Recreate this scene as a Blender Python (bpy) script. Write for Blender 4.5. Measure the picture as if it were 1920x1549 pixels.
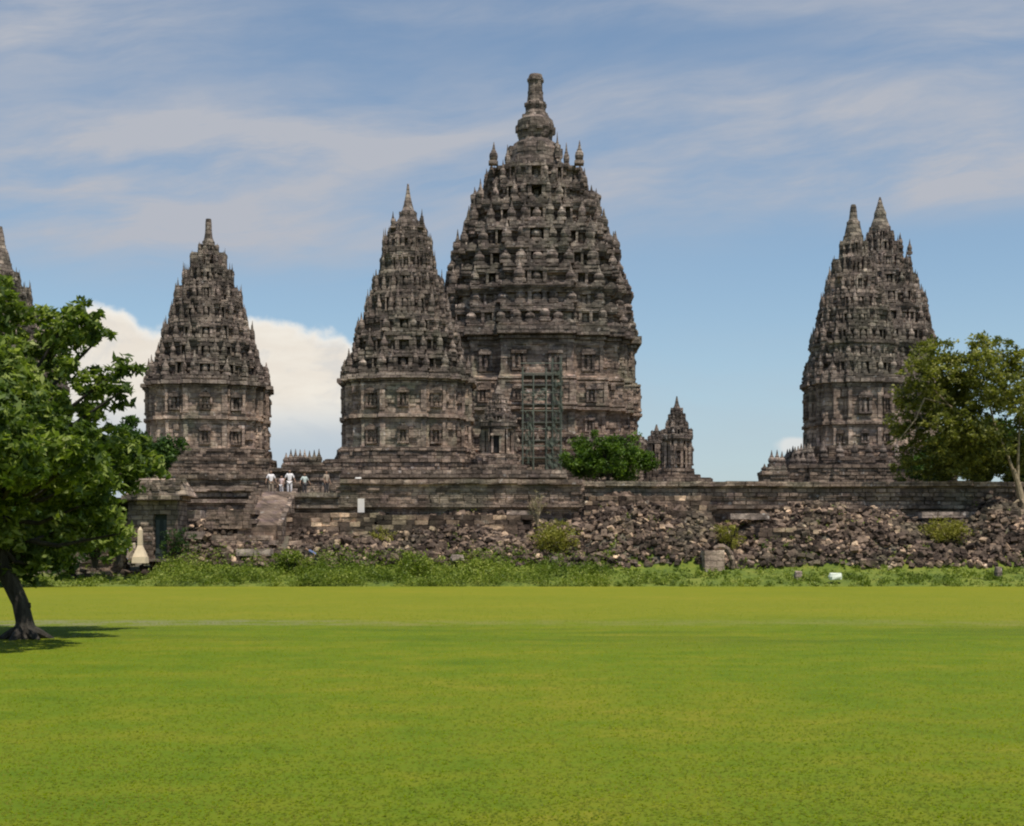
import bpy, math, random
import numpy as np
from mathutils import Vector, Matrix

random.seed(7)
RNG = np.random.default_rng(11)
sc = bpy.context.scene
for o in list(bpy.data.objects):
    bpy.data.objects.remove(o)

# ------------------------------------------------------------------ camera
F = 2640.0          # focal length in picture pixels (picture is 1920 wide)
CX, HY = 960.0, 1047.0
EYE = 1.6
cam_d = bpy.data.cameras.new('camera')
cam = bpy.data.objects.new('camera', cam_d)
sc.collection.objects.link(cam)
cam.location = (0, 0, EYE)
cam.rotation_euler = (math.radians(90), 0, 0)
cam_d.sensor_width = 36.0
cam_d.sensor_fit = 'HORIZONTAL'
cam_d.lens = 36.0 * F / 1920.0
cam_d.shift_y = (HY - 774.5) / 1920.0
cam_d.clip_start = 0.1
cam_d.clip_end = 5000
sc.camera = cam

# ------------------------------------------------------------------ light
SUN_EL = math.radians(68.5)
SUN_V = Vector((0.62, -0.78, 0)).normalized() * math.cos(SUN_EL) + Vector((0, 0, math.sin(SUN_EL)))
sun_d = bpy.data.lights.new('sun', 'SUN')
sun_d.energy = 4.5
sun_d.angle = math.radians(0.6)
sun_d.color = (1.0, 0.95, 0.87)
sun = bpy.data.objects.new('sun', sun_d)
sc.collection.objects.link(sun)
sun.rotation_euler = SUN_V.to_track_quat('Z', 'Y').to_euler()

sc.view_settings.view_transform = 'Standard'
sc.view_settings.look = 'None'
sc.view_settings.gamma = 1.0
sc.view_settings.exposure = 0.0
sc.cycles.filter_width = 2.1
sc.cycles.max_bounces = 5
sc.cycles.use_denoising = True

# ---- small node helper
class NT:
    def __init__(s, tree):
        s.t = tree; s.n = tree.nodes; s.l = tree.links
    def new(s, kind, **kw):
        n = s.n.new(kind)
        for k, v in kw.items():
            setattr(n, k, v)
        return n
    def put(s, sock, v):
        if isinstance(v, bpy.types.NodeSocket):
            s.l.new(v, sock)
        elif v is not None:
            sock.default_value = v
    def math(s, op, a, b=None, c=None, clamp=False):
        n = s.new('ShaderNodeMath', operation=op); n.use_clamp = clamp
        s.put(n.inputs[0], a)
        if b is not None: s.put(n.inputs[1], b)
        if c is not None: s.put(n.inputs[2], c)
        return n.outputs[0]
    def ss(s, x, a, b):
        n = s.new('ShaderNodeMapRange', interpolation_type='SMOOTHSTEP')
        s.put(n.inputs['Value'], x)
        n.inputs['From Min'].default_value = a; n.inputs['From Max'].default_value = b
        return n.outputs[0]
    def mix(s, f, a, b, mode='MIX'):
        n = s.new('ShaderNodeMix', data_type='RGBA', blend_type=mode)
        s.put(n.inputs[0], f)
        s.put(n.inputs[6], a if isinstance(a, bpy.types.NodeSocket) else (*a, 1))
        s.put(n.inputs[7], b if isinstance(b, bpy.types.NodeSocket) else (*b, 1))
        return n.outputs[2]
    def vec(s, x, y, z=0.0):
        n = s.new('ShaderNodeCombineXYZ')
        s.put(n.inputs[0], x); s.put(n.inputs[1], y); s.put(n.inputs[2], z)
        return n.outputs[0]
    def noise(s, v, scale, detail=4, rough=0.55, dist=0.0):
        n = s.new('ShaderNodeTexNoise')
        if v is not None: s.put(n.inputs['Vector'], v)
        n.inputs['Scale'].default_value = scale
        n.inputs['Detail'].default_value = detail
        n.inputs['Roughness'].default_value = rough
        n.inputs['Distortion'].default_value = dist
        return n.outputs[0]
    def ramp(s, f, stops):
        n = s.new('ShaderNodeValToRGB')
        s.put(n.inputs[0], f)
        e = n.color_ramp.elements
        while len(e) > 1: e.remove(e[-1])
        e[0].position = stops[0][0]; e[0].color = (*stops[0][1], 1)
        for p, c in stops[1:]:
            k = e.new(p); k.color = (*c, 1)
        return n.outputs[0]

# ------------------------------------------------------------------ world: sky with cirrus veils and a cream cumulus bank
w = bpy.data.worlds.new("World"); sc.world = w; w.use_nodes = True
T = NT(w.node_tree)
for n in list(T.n): T.n.remove(n)
sky = T.new('ShaderNodeTexSky', sky_type='NISHITA')
sky.sun_disc = False
sky.sun_elevation = SUN_EL
sky.sun_rotation = math.atan2(SUN_V.x, SUN_V.y)
sky.air_density = 1.0; sky.dust_density = 0.6; sky.ozone_density = 1.6
SKY_K = 0.135
tc = T.new('ShaderNodeTexCoord')
sep = T.new('ShaderNodeSeparateXYZ'); T.l.new(tc.outputs['Generated'], sep.inputs[0])
dx, dy, dz = sep.outputs
dyc = T.math('MAXIMUM', T.math('ABSOLUTE', dy), 0.12)
U = T.math('DIVIDE', dx, dyc)           # tangent of azimuth
V = T.math('DIVIDE', dz, dyc)           # tangent of elevation
def gauss(px, py, sx, sy, slope=0.0):
    u0, v0 = (px - CX) / F, (HY - py) / F
    a = T.math('MULTIPLY', T.math('SUBTRACT', U, u0), F / sx)
    vv = T.math('SUBTRACT', T.math('SUBTRACT', V, v0), T.math('MULTIPLY', T.math('SUBTRACT', U, u0), slope))
    b = T.math('MULTIPLY', vv, F / sy)
    q = T.math('ADD', T.math('MULTIPLY', a, a), T.math('MULTIPLY', b, b))
    return T.math('POWER', 2.71828, T.math('MULTIPLY', q, -1.0))
warp = T.noise(T.vec(T.math('MULTIPLY', U, 3.0), T.math('MULTIPLY', V, 5.0), 3.1), 1.0, 3)
Vw = T.math('ADD', V, T.math('MULTIPLY', T.math('SUBTRACT', warp, 0.5), 0.10))
streak = T.noise(T.vec(T.math('MULTIPLY', U, 3.2), T.math('MULTIPLY', T.math('SUBTRACT', Vw, T.math('MULTIPLY', U, 0.10)), 15.0), 0.0), 1.0, 7, 0.60)
streak2 = T.noise(T.vec(T.math('MULTIPLY', U, 9.0), T.math('MULTIPLY', T.math('SUBTRACT', Vw, T.math('MULTIPLY', U, 0.16)), 42.0), 5.0), 1.0, 5, 0.6)
mask = None
for g, k in [((60, 30, 330, 90, 0.05), 1.2), ((520, 280, 640, 95, -0.02), 1.35), ((200, 300, 420, 120, 0.0), 0.8),
             ((330, 430, 470, 80, -0.04), 1.2), ((1560, 320, 520, 85, 0.10), 1.35), ((1830, 70, 240, 90, 0.0), 0.9),
             ((1420, 190, 500, 80, 0.0), 0.95), ((1120, 20, 600, 40, 0.03), 0.8), ((1850, 330, 260, 60, 0.1), 0.9),
             ((600, 110, 500, 60, 0.0), 0.4), ((1350, 760, 500, 140, 0.0), 0.28)]:
    gg = T.math('MULTIPLY', gauss(*g), k)
    mask = gg if mask is None else T.math('ADD', mask, gg)
tex = T.math('ADD', T.math('MULTIPLY', T.ss(streak, 0.32, 0.72), 0.95), T.math('MULTIPLY', T.ss(streak2, 0.35, 0.7), 0.25))
veil = T.math('MULTIPLY', T.math('MULTIPLY', mask, T.math('ADD', tex, 0.10)), 0.95, clamp=True)
# cumulus bank
fc = T.new('ShaderNodeFloatCurve')
pts = [(-200, 640), (60, 600), (130, 577), (190, 566), (225, 575), (262, 603), (300, 606), (470, 598), (560, 607), (640, 628), (700, 690), (760, 800), (860, 1000)]
X0, X1 = -300.0, 1000.0
T.put(fc.inputs['Value'], T.math('DIVIDE', T.math('SUBTRACT', T.math('ADD', T.math('MULTIPLY', U, F), CX), X0), X1 - X0, clamp=True))
cm = fc.mapping.curves[0]
for i, (x, y) in enumerate(pts):
    p = ((x - X0) / (X1 - X0), (1047 - y) / 1000.0)
    if i == 0: cm.points[0].location = p
    elif i == 1: cm.points[1].location = p
    else: cm.points.new(*p)
fc.mapping.update()
top = T.math('MULTIPLY', fc.outputs[0], 1000.0 / F)
puff = T.noise(T.vec(T.math('MULTIPLY', U, 40.0), T.math('MULTIPLY', V, 46.0), 1.7), 1.0, 6, 0.55)
topn = T.math('ADD', top, T.math('MULTIPLY', T.math('SUBTRACT', puff, 0.5), 0.030))
cum = T.ss(T.math('SUBTRACT', topn, V), -0.003, 0.007)
cum = T.math('MULTIPLY', cum, T.ss(U, 0.04, -0.06))
cum = T.math('MULTIPLY', cum, T.ss(U, -0.75, -0.45))
cum = T.math('MULTIPLY', cum, T.ss(dy, 0.1, 0.3))
lowf = T.ss(V, (HY - 860) / F, (HY - 730) / F)
cumn = T.noise(T.vec(T.math('MULTIPLY', U, 10.0), T.math('MULTIPLY', V, 34.0), 8.0), 1.0, 5, 0.6)
cumc = T.mix(T.ss(cumn, 0.3, 0.75), (0.82, 0.74, 0.64), (0.92, 0.86, 0.76))
cumc = T.mix(T.math('MULTIPLY', T.ss(T.noise(T.vec(T.math('MULTIPLY', U, 22.0), T.math('MULTIPLY', V, 40.0), 4.0), 1.0, 6, 0.6, 0.6), 0.48, 0.68), 0.5), cumc, (0.62, 0.62, 0.62))
cumc = T.mix(T.ss(T.math('SUBTRACT', topn, V), 0.012, 0.0), cumc, (0.93, 0.90, 0.84))
cumc = T.mix(lowf, (0.50, 0.55, 0.63), cumc)
low_a = T.math('ADD', T.math('MULTIPLY', lowf, 0.30), 0.65)
cum = T.math('MULTIPLY', cum, low_a)
small = T.math('MULTIPLY', T.ss(T.math('ADD', gauss(1490, 835, 34, 20), T.math('MULTIPLY', T.math('SUBTRACT', puff, 0.5), 0.9)), 0.35, 0.8), 0.7)
base = T.mix(1.0, sky.outputs[0], (SKY_K * 0.90, SKY_K * 0.93, SKY_K * 0.90), 'MULTIPLY')
hz = T.math('MULTIPLY', T.ss(V, 0.16, 0.0), 0.55)
base = T.mix(hz, base, (0.37, 0.465, 0.625))
col = T.mix(veil, base, (0.46, 0.485, 0.545))
col = T.mix(cum, col, cumc)
col = T.mix(small, col, (0.80, 0.78, 0.75))
bg = T.new('ShaderNodeBackground'); T.l.new(col, bg.inputs[0]); bg.inputs[1].default_value = 1.0
wo = T.new('ShaderNodeOutputWorld'); T.l.new(bg.outputs[0], wo.inputs[0])

# ------------------------------------------------------------------ coordinates
def S(Y): return Y / F
def at(px, py, Y): return Vector(((px - CX) * S(Y), Y, EYE + (HY - py) * S(Y)))
def zpx(py, Y): return EYE + (HY - py) * S(Y)

# ------------------------------------------------------------------ objects
def tag(o, label=None, cat=None, group=None, kind=None):
    if label: o['label'] = label
    if cat: o['category'] = cat
    if group: o['group'] = group
    if kind: o['kind'] = kind
    return o
def link(o):
    sc.collection.objects.link(o); return o
def empty(name, loc=(0, 0, 0), rz=0.0):
    o = bpy.data.objects.new(name, None); link(o)
    o.location = loc; o.rotation_euler = (0, 0, rz); o.empty_display_size = 0.3
    return o
def rawmesh(name, verts, faces, mat, smooth=False):
    me = bpy.data.meshes.new(name)
    if isinstance(verts, np.ndarray):           # fast path: all faces same size
        nv, (nf, k) = len(verts), faces.shape
        me.vertices.add(nv); me.vertices.foreach_set('co', verts.astype(np.float32).ravel())
        me.loops.add(nf * k); me.loops.foreach_set('vertex_index', faces.astype(np.int32).ravel())
        me.polygons.add(nf); me.polygons.foreach_set('loop_start', np.arange(0, nf * k, k, dtype=np.int32))
        me.polygons.foreach_set('loop_total', np.full(nf, k, dtype=np.int32))
    else:
        me.from_pydata(verts, [], faces)
    me.update()
    if smooth: me.polygons.foreach_set('use_smooth', [True] * len(me.polygons))
    if mat: me.materials.append(mat)
    return me
def mobj(name, me, parent=None, loc=(0, 0, 0)):
    o = bpy.data.objects.new(name, me); link(o); o.location = loc
    if parent: o.parent = parent
    return o

class MB:
    """collects boxes, prisms, lathes and tubes into one mesh"""
    def __init__(s): s.v = []; s.f = []
    def add(s, vs, fs):
        b = len(s.v); s.v.extend(vs); s.f.extend([tuple(i + b for i in f) for f in fs])
    def box(s, c, d, rz=0.0, jit=0.0, rot=None):
        hx, hy, hz = d[0] / 2, d[1] / 2, d[2] / 2
        cs, sn = math.cos(rz), math.sin(rz)
        vs = []
        for z in (-hz, hz):
            for x, y in ((-hx, -hy), (hx, -hy), (hx, hy), (-hx, hy)):
                if jit:
                    x += random.uniform(-jit, jit); y += random.uniform(-jit, jit)
                    zz = z + random.uniform(-jit, jit)
                else: zz = z
                if rot is not None:
                    p = rot @ Vector((x, y, zz)); vs.append((c[0] + p.x, c[1] + p.y, c[2] + p.z))
                else:
                    vs.append((c[0] + x * cs - y * sn, c[1] + x * sn + y * cs, c[2] + zz))
        s.add(vs, [(3, 2, 1, 0), (4, 5, 6, 7), (0, 1, 5, 4), (1, 2, 6, 5), (2, 3, 7, 6), (3, 0, 4, 7)])
    def prism(s, poly, z0, z1, k=1.0, bottom=True, c=(0, 0)):
        n = len(poly)
        vs = [(c[0] + x, c[1] + y, z0) for x, y in poly] + [(c[0] + x * k, c[1] + y * k, z1) for x, y in poly]
        fs = [(i, (i + 1) % n, n + (i + 1) % n, n + i) for i in range(n)] + [tuple(range(n, 2 * n))]
        if bottom: fs.append(tuple(range(n - 1, -1, -1)))
        s.add(vs, fs)
    def lathe(s, prof, c=(0, 0, 0), n=10, sq=0.0, jit=0.0):
        vs = []; fs = []
        for z, r in prof:
            for i in range(n):
                a = 2 * math.pi * (i + 0.5) / n
                rr = r * (1 + random.uniform(-jit, jit))
                vs.append((c[0] + rr * math.cos(a), c[1] + rr * math.sin(a), c[2] + z))
        for j in range(len(prof) - 1):
            for i in range(n):
                a, b = j * n + i, j * n + (i + 1) % n
                fs.append((a, b, b + n, a + n))
        fs.append(tuple(range(n - 1, -1, -1))); m = (len(prof) - 1) * n
        fs.append(tuple(range(m, m + n)))
        s.add(vs, fs)
    def tube(s, pts, rs, n=8):
        vs = []; fs = []
        pts = [Vector(p) for p in pts]
        for j, p in enumerate(pts):
            d = (pts[min(j + 1, len(pts) - 1)] - pts[max(j - 1, 0)]).normalized()
            up = Vector((0, 0, 1)) if abs(d.z) < 0.9 else Vector((1, 0, 0))
            a = d.cross(up).normalized(); b = d.cross(a)
            for i in range(n):
                t = 2 * math.pi * i / n
                q = p + (a * math.cos(t) + b * math.sin(t)) * rs[j]
                vs.append(tuple(q))
        for j in range(len(pts) - 1):
            for i in range(n):
                a, b = j * n + i, j * n + (i + 1) % n
                fs.append((a, a + n, b + n, b))
        fs.append(tuple(range(n))); m = (len(pts) - 1) * n
        fs.append(tuple(range(m + n - 1, m - 1, -1)))
        s.add(vs, fs)
    def build(s, name, mat, parent=None, loc=(0, 0, 0), smooth=False):
        return mobj(name, rawmesh(name, s.v, s.f, mat, smooth), parent, loc)

# ------------------------------------------------------------------ materials
def new_mat(name):
    m = bpy.data.materials.new(name); m.use_nodes = True
    t = NT(m.node_tree)
    for n in list(t.n): t.n.remove(n)
    out = t.new('ShaderNodeOutputMaterial')
    p = t.new('ShaderNodeBsdfPrincipled'); t.l.new(p.outputs[0], out.inputs[0])
    return m, t, p, out
def plain(name, c, rough=0.8, var=0.15, scale=3.0):
    m, t, p, out = new_mat(name)
    g = t.new('ShaderNodeNewGeometry')
    f = t.ss(t.noise(g.outputs['Position'], scale, 5, 0.65), 0.3, 0.7)
    t.l.new(t.mix(f, tuple(x * (1 - var) for x in c), tuple(x * (1 + var) for x in c)), p.inputs['Base Color'])
    p.inputs['Roughness'].default_value = rough
    return m
def stone(name, gain=1.0, warm=0.0, lichen=0.5, course=(0.8, 0.36), brick=1.0, pink=0.3, seed=0.0, isl=False):
    m, t, p, out = new_mat(name)
    g = t.new('ShaderNodeNewGeometry'); pos = g.outputs['Position']
    sp = t.new('ShaderNodeSeparateXYZ'); t.l.new(pos, sp.inputs[0])
    oi = t.new('ShaderNodeObjectInfo')
    u = t.math('ADD', sp.outputs[0], sp.outputs[1])
    bv = t.vec(u, sp.outputs[2], 0.0)
    bt = t.new('ShaderNodeTexBrick')
    t.l.new(bv, bt.inputs['Vector'])
    bt.inputs['Scale'].default_value = 1.0
    bt.inputs['Brick Width'].default_value = course[0]; bt.inputs['Row Height'].default_value = course[1]
    bt.inputs['Mortar Size'].default_value = 0.022; bt.inputs['Mortar Smooth'].default_value = 0.3
    bt.inputs['Color1'].default_value = (0.50, 0.50, 0.50, 1); bt.inputs['Color2'].default_value = (1.35, 1.33, 1.30, 1)
    bt.inputs['Mortar'].default_value = (0.30, 0.28, 0.26, 1)
    pos2 = t.new('ShaderNodeVectorMath', operation='ADD'); t.l.new(pos, pos2.inputs[0]); pos2.inputs[1].default_value = (seed, seed * 2, 0)
    pv = pos2.outputs[0]
    n1 = t.noise(pv, 0.55, 7, 0.68)
    k = gain
    wr, wb = 1 + 0.16 * warm, 1 - 0.16 * warm
    c = t.ramp(n1, [(0.30, (0.070 * k * wr, 0.061 * k, 0.053 * k * wb)), (0.46, (0.150 * k * wr, 0.127 * k, 0.106 * k * wb)),
                    (0.56, (0.205 * k * wr, 0.175 * k, 0.145 * k * wb)), (0.70, (0.32 * k * wr, 0.285 * k, 0.235 * k * wb))])
    np_ = t.noise(pv, 1.3, 3, 0.5)
    c = t.mix(t.math('MULTIPLY', t.ss(np_, 0.52, 0.66), pink), c, (0.205 * k, 0.150 * k, 0.135 * k))
    nl = t.noise(pv, 0.22, 5, 0.6)
    c = t.mix(t.math('MULTIPLY', t.ss(nl, 0.50, 0.64), lichen), c, (0.135 * k, 0.140 * k, 0.092 * k))
    # per block tone: small random value per stone
    wn = t.new('ShaderNodeTexVoronoi'); wn.inputs['Scale'].default_value = 1.0
    t.l.new(t.vec(t.math('MULTIPLY', u, 1.9), t.math('MULTIPLY', sp.outputs[2], 3.1), seed), wn.inputs['Vector'])
    sepc = t.new('ShaderNodeSeparateColor'); t.l.new(wn.outputs['Color'], sepc.inputs[0])
    tone = t.math('ADD', t.math('MULTIPLY', sepc.outputs[0], 0.75), 0.60)
    c = t.mix(1.0, c, t.vec(tone, tone, tone), 'MULTIPLY')
    if brick: c = t.mix(brick, c, t.mix(1.0, c, bt.outputs['Color'], 'MULTIPLY'))
    # vertical rain stains (wear with a shape of its own)
    nst = t.noise(t.vec(t.math('MULTIPLY', u, 1.6), t.math('MULTIPLY', sp.outputs[2], 0.22), 0), 1.0, 5, 0.6)
    c = t.mix(t.math('MULTIPLY', t.ss(nst, 0.52, 0.70), 0.45), c, (0.062 * k, 0.055 * k, 0.048 * k))
    ns = t.noise(pv, 2.6, 2, 0.4)
    c = t.mix(t.math('MULTIPLY', t.ss(ns, 0.66, 0.76), 0.55), c, (0.42 * k, 0.39 * k, 0.33 * k))
    if isl:
        c = t.mix(1.0, c, t.ramp(g.outputs['Random Per Island'], [(0.0, (0.28, 0.25, 0.24)), (0.4, (0.64, 0.60, 0.57)), (0.75, (1.10, 1.02, 0.93)), (0.90, (1.9, 1.75, 1.5)), (1.0, (3.0, 2.75, 2.3))]), 'MULTIPLY')
    rt = t.math('ADD', t.math('MULTIPLY', oi.outputs['Random'], 0.45), 0.78)
    c = t.mix(1.0, c, t.vec(rt, rt, rt), 'MULTIPLY')
    c = t.mix(1.0, c, (1.0, 0.955, 0.985), 'MULTIPLY')
    t.l.new(c, p.inputs['Base Color'])
    p.inputs['Roughness'].default_value = 0.93
    p.inputs['Specular IOR Level'].default_value = 0.2
    nb = t.noise(pv, 3.5, 6, 0.7)
    h = t.math('ADD', t.math('MULTIPLY', nb, 0.9), t.math('MULTIPLY', bt.outputs['Fac'], -0.5))
    b = t.new('ShaderNodeBump'); b.inputs['Strength'].default_value = 0.9; b.inputs['Distance'].default_value = 0.12
    t.l.new(h, b.inputs['Height']); t.l.new(b.outputs[0], p.inputs['Normal'])
    return m
def leafmat(name, stops, trans=0.35, nscale=0.6):
    m, t, p, out = new_mat(name)
    g = t.new('ShaderNodeNewGeometry')
    r = g.outputs['Random Per Island']
    n = t.noise(g.outputs['Position'], nscale, 3)
    f = t.math('ADD', t.math('MULTIPLY', r, 0.55), t.math('MULTIPLY', t.ss(n, 0.3, 0.7), 0.45))
    c = t.ramp(f, stops)
    t.l.new(c, p.inputs['Base Color']); p.inputs['Roughness'].default_value = 0.55
    p.inputs['Specular IOR Level'].default_value = 0.3
    tr = t.new('ShaderNodeBsdfTranslucent'); t.l.new(t.mix(1.0, c, (1.1, 1.25, 0.5), 'MULTIPLY'), tr.inputs[0])
    mx = t.new('ShaderNodeMixShader'); mx.inputs[0].default_value = trans
    t.l.new(p.outputs[0], mx.inputs[1]); t.l.new(tr.outputs[0], mx.inputs[2]); t.l.new(mx.outputs[0], out.inputs[0])
    return m

M = {}
M['roof'] = stone('weathered_roof_stone', 1.25, 0.3, 0.35, seed=3.0)
M['body'] = stone('weathered_body_stone', 2.05, 0.7, 0.55, brick=0.55, seed=11.0)
M['base'] = stone('weathered_base_stone', 1.32, 0.7, 0.25, course=(0.7, 0.30), seed=23.0)
M['wall'] = stone('terrace_wall_stone', 1.55, 0.75, 0.45, course=(0.75, 0.28), brick=0.7, pink=0.35, seed=31.0)
M['rubble'] = stone('rubble_stone', 1.2, 0.60, 0.45, brick=0.0, pink=0.2, seed=41.0, isl=True)
M['pale'] = stone('pale_stone', 2.0, 0.4, 0.1, brick=0.3, pink=0.1, seed=51.0)
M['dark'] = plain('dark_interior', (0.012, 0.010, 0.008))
M['bark'] = plain('dark_bark', (0.030, 0.024, 0.017), 0.95, 0.4, 8)
m, t, p, out = new_mat('ridged_bark'); M['bark'] = m
g = t.new('ShaderNodeNewGeometry'); sp = t.new('ShaderNodeSeparateXYZ'); t.l.new(g.outputs['Position'], sp.inputs[0])
nb = t.noise(t.vec(t.math('MULTIPLY', sp.outputs[0], 14.0), t.math('MULTIPLY', sp.outputs[1], 14.0), t.math('MULTIPLY', sp.outputs[2], 3.0)), 1.0, 6, 0.7)
t.l.new(t.ramp(nb, [(0.35, (0.018, 0.014, 0.010)), (0.55, (0.045, 0.036, 0.026)), (0.7, (0.085, 0.072, 0.055))]), p.inputs['Base Color']); p.inputs['Roughness'].default_value = 0.95
b = t.new('ShaderNodeBump'); b.inputs['Distance'].default_value = 0.05; t.l.new(nb, b.inputs['Height']); t.l.new(b.outputs[0], p.inputs['Normal'])
M['barkpale'] = plain('pale_bark', (0.28, 0.21, 0.13), 0.9, 0.35, 4)
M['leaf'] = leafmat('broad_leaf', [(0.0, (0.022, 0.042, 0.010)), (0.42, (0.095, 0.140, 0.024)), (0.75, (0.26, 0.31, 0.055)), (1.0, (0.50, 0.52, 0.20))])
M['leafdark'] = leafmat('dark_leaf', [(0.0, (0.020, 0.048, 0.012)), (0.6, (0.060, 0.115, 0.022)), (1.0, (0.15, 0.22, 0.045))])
M['leafolive'] = leafmat('olive_leaf', [(0.0, (0.05, 0.06, 0.016)), (0.5, (0.17, 0.175, 0.030)), (1.0, (0.42, 0.39, 0.10))])
M['leafbush'] = leafmat('bush_leaf', [(0.0, (0.025, 0.055, 0.006)), (0.5, (0.075, 0.130, 0.012)), (1.0, (0.19, 0.27, 0.035))])
M['weed'] = leafmat('weed_leaf', [(0.0, (0.055, 0.090, 0.010)), (0.5, (0.165, 0.215, 0.020)), (1.0, (0.40, 0.42, 0.08))], 0.3, 0.35)
M['yellowweed'] = leafmat('yellow_weed_leaf', [(0.0, (0.13, 0.12, 0.015)), (0.6, (0.27, 0.25, 0.035)), (1.0, (0.40, 0.36, 0.09))], 0.3)
M['dry'] = leafmat('dry_leaf', [(0.0, (0.22, 0.17, 0.09)), (1.0, (0.46, 0.38, 0.24))], 0.2)

# lawn
m, t, p, out = new_mat('lawn'); M['lawn'] = m
g = t.new('ShaderNodeNewGeometry'); pos = g.outputs['Position']
a = t.noise(pos, 0.10, 4, 0.6); b_ = t.noise(pos, 0.9, 5, 0.65); c_ = t.noise(pos, 5.0, 5, 0.7); d_ = t.noise(pos, 60.0, 3, 0.7)
f = t.math('ADD', t.math('ADD', t.math('MULTIPLY', a, 0.42), t.math('MULTIPLY', b_, 0.36)), t.math('ADD', t.math('MULTIPLY', c_, 0.16), t.math('MULTIPLY', d_, 0.06)))
c = t.ramp(f, [(0.39, (0.092, 0.148, 0.008)), (0.47, (0.128, 0.176, 0.009)), (0.54, (0.166, 0.188, 0.011)), (0.62, (0.230, 0.208, 0.020))])
sp = t.new('ShaderNodeSeparateXYZ'); t.l.new(pos, sp.inputs[0])
# drier turf toward the ruins
far = t.ss(t.math('ADD', sp.outputs[1], t.math('MULTIPLY', a, 8.0)), 32.0, 46.0)
c = t.mix(t.math('MULTIPLY', far, 0.55), c, (0.225, 0.215, 0.018))
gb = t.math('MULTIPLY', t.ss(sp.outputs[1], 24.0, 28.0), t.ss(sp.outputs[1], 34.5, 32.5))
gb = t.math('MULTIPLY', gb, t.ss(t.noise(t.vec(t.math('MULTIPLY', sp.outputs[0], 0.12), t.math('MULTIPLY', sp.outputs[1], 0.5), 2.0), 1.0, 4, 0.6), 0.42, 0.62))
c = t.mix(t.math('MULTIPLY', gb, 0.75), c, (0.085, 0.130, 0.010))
# worn trodden line across the lawn
wy = t.math('ADD', sp.outputs[1], t.math('MULTIPLY', t.math('SUBTRACT', a, 0.5), 3.0))
wl = t.math('MULTIPLY', t.ss(wy, 33.0, 34.0), t.ss(wy, 37.2, 35.6))
wl = t.math('MULTIPLY', wl, t.ss(b_, 0.35, 0.6))
wl = t.math('MULTIPLY', wl, t.math('ADD', t.math('MULTIPLY', t.ss(sp.outputs[0], -1.0, -8.5), 0.55), 0.25))
c = t.mix(wl, c, (0.20, 0.195, 0.10))
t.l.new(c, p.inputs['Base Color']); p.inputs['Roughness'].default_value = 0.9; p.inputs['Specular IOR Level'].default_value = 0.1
b = t.new('ShaderNodeBump'); b.inputs['Strength'].default_value = 0.5; b.inputs['Distance'].default_value = 0.05
t.l.new(t.noise(pos, 25.0, 6, 0.75), b.inputs['Height']); t.l.new(b.outputs[0], p.inputs['Normal'])
m, t, p, out = new_mat('rough_ground'); M['earth'] = m
g = t.new('ShaderNodeNewGeometry'); pos = g.outputs['Position']
f = t.noise(pos, 0.5, 7, 0.65)
t.l.new(t.ramp(f, [(0.40, (0.075, 0.062, 0.045)), (0.50, (0.13, 0.11, 0.075)), (0.60, (0.13, 0.145, 0.03))]), p.inputs['Base Color']); p.inputs['Roughness'].default_value = 1
m, t, p, out = new_mat('verge_grass'); M['verge'] = m
g = t.new('ShaderNodeNewGeometry'); pos = g.outputs['Position']
f = t.math('ADD', t.math('MULTIPLY', t.noise(pos, 0.7, 6, 0.65), 0.5), t.math('MULTIPLY', t.noise(pos, 6.0, 5, 0.75), 0.5))
t.l.new(t.ramp(f, [(0.38, (0.050, 0.080, 0.010)), (0.5, (0.115, 0.150, 0.012)), (0.65, (0.21, 0.20, 0.03))]), p.inputs['Base Color']); p.inputs['Roughness'].default_value = 1
M['blade'] = leafmat('grass_blade', [(0.0, (0.150, 0.200, 0.008)), (0.45, (0.205, 0.240, 0.011)), (1.0, (0.32, 0.30, 0.035))], 0.62, 0.30)

# ------------------------------------------------------------------ ground
YB = 80.0                    # foot of the verge
def hsh(x, y): return math.sin(x * 0.9 + 1.3) * math.cos(y * 0.7 + x * 0.31) * 0.5 + 0.5 * math.sin(x * 0.37 + y * 0.53)
def mound(x):                # rubble heaps: extra height by position along the wall
    px = 960 + x / S(87.0)
    h = 0.0
    for c0, s0, k in ((1210, 110, 1.5), (1560, 80, 1.3), (1900, 60, 1.5), (1310, 30, 0.5), (1690, 40, 0.4), (1130, 30, 0.5), (870, 110, 0.45), (430, 60, 0.5), (1700, 60, 0.1), (1045, 45, -0.35), (1370, 45, -0.5), (1775, 45, -0.3)):
        h += k * math.exp(-((px - c0) / s0) ** 2)
    return h
def ground_h(x, y):
    if y <= YB: return 0.0
    left = min(1.0, max(0.35, (x + 24.0) / 4.0))
    if y < 83.5: return 0.85 * min(1, (y - YB) / 3.0) * left
    if y < 200:
        t_ = min(1, (y - 83.5) / 7.8)
        return (0.85 + 3.1 * t_ ** 0.72 + mound(x) * math.sin(min(1, t_ * 1.2) * math.pi * 0.62) + 0.25 * hsh(x * 2, y * 2)) * left
    return 4.0
lawn = MB()
def grid(name, xs, ys, hf, mat, label=None):
    vs = [(x, y, hf(x, y)) for y in ys for x in xs]
    n = len(xs)
    fs = [(j * n + i, j * n + i + 1, (j + 1) * n + i + 1, (j + 1) * n + i) for j in range(len(ys) - 1) for i in range(n - 1)]
    me = rawmesh(name, vs, fs, mat, True)
    return tag(mobj(name, me), kind='structure')
grid('ground', list(np.linspace(-3000, 3000, 21)), list(np.linspace(-1500, 4500, 21)), lambda x, y: -0.02, M['verge'])
grid('lawn', list(np.linspace(-110, 110, 45)), list(np.linspace(-20, YB, 40)), lambda x, y: 0.0, M['lawn'])
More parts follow.
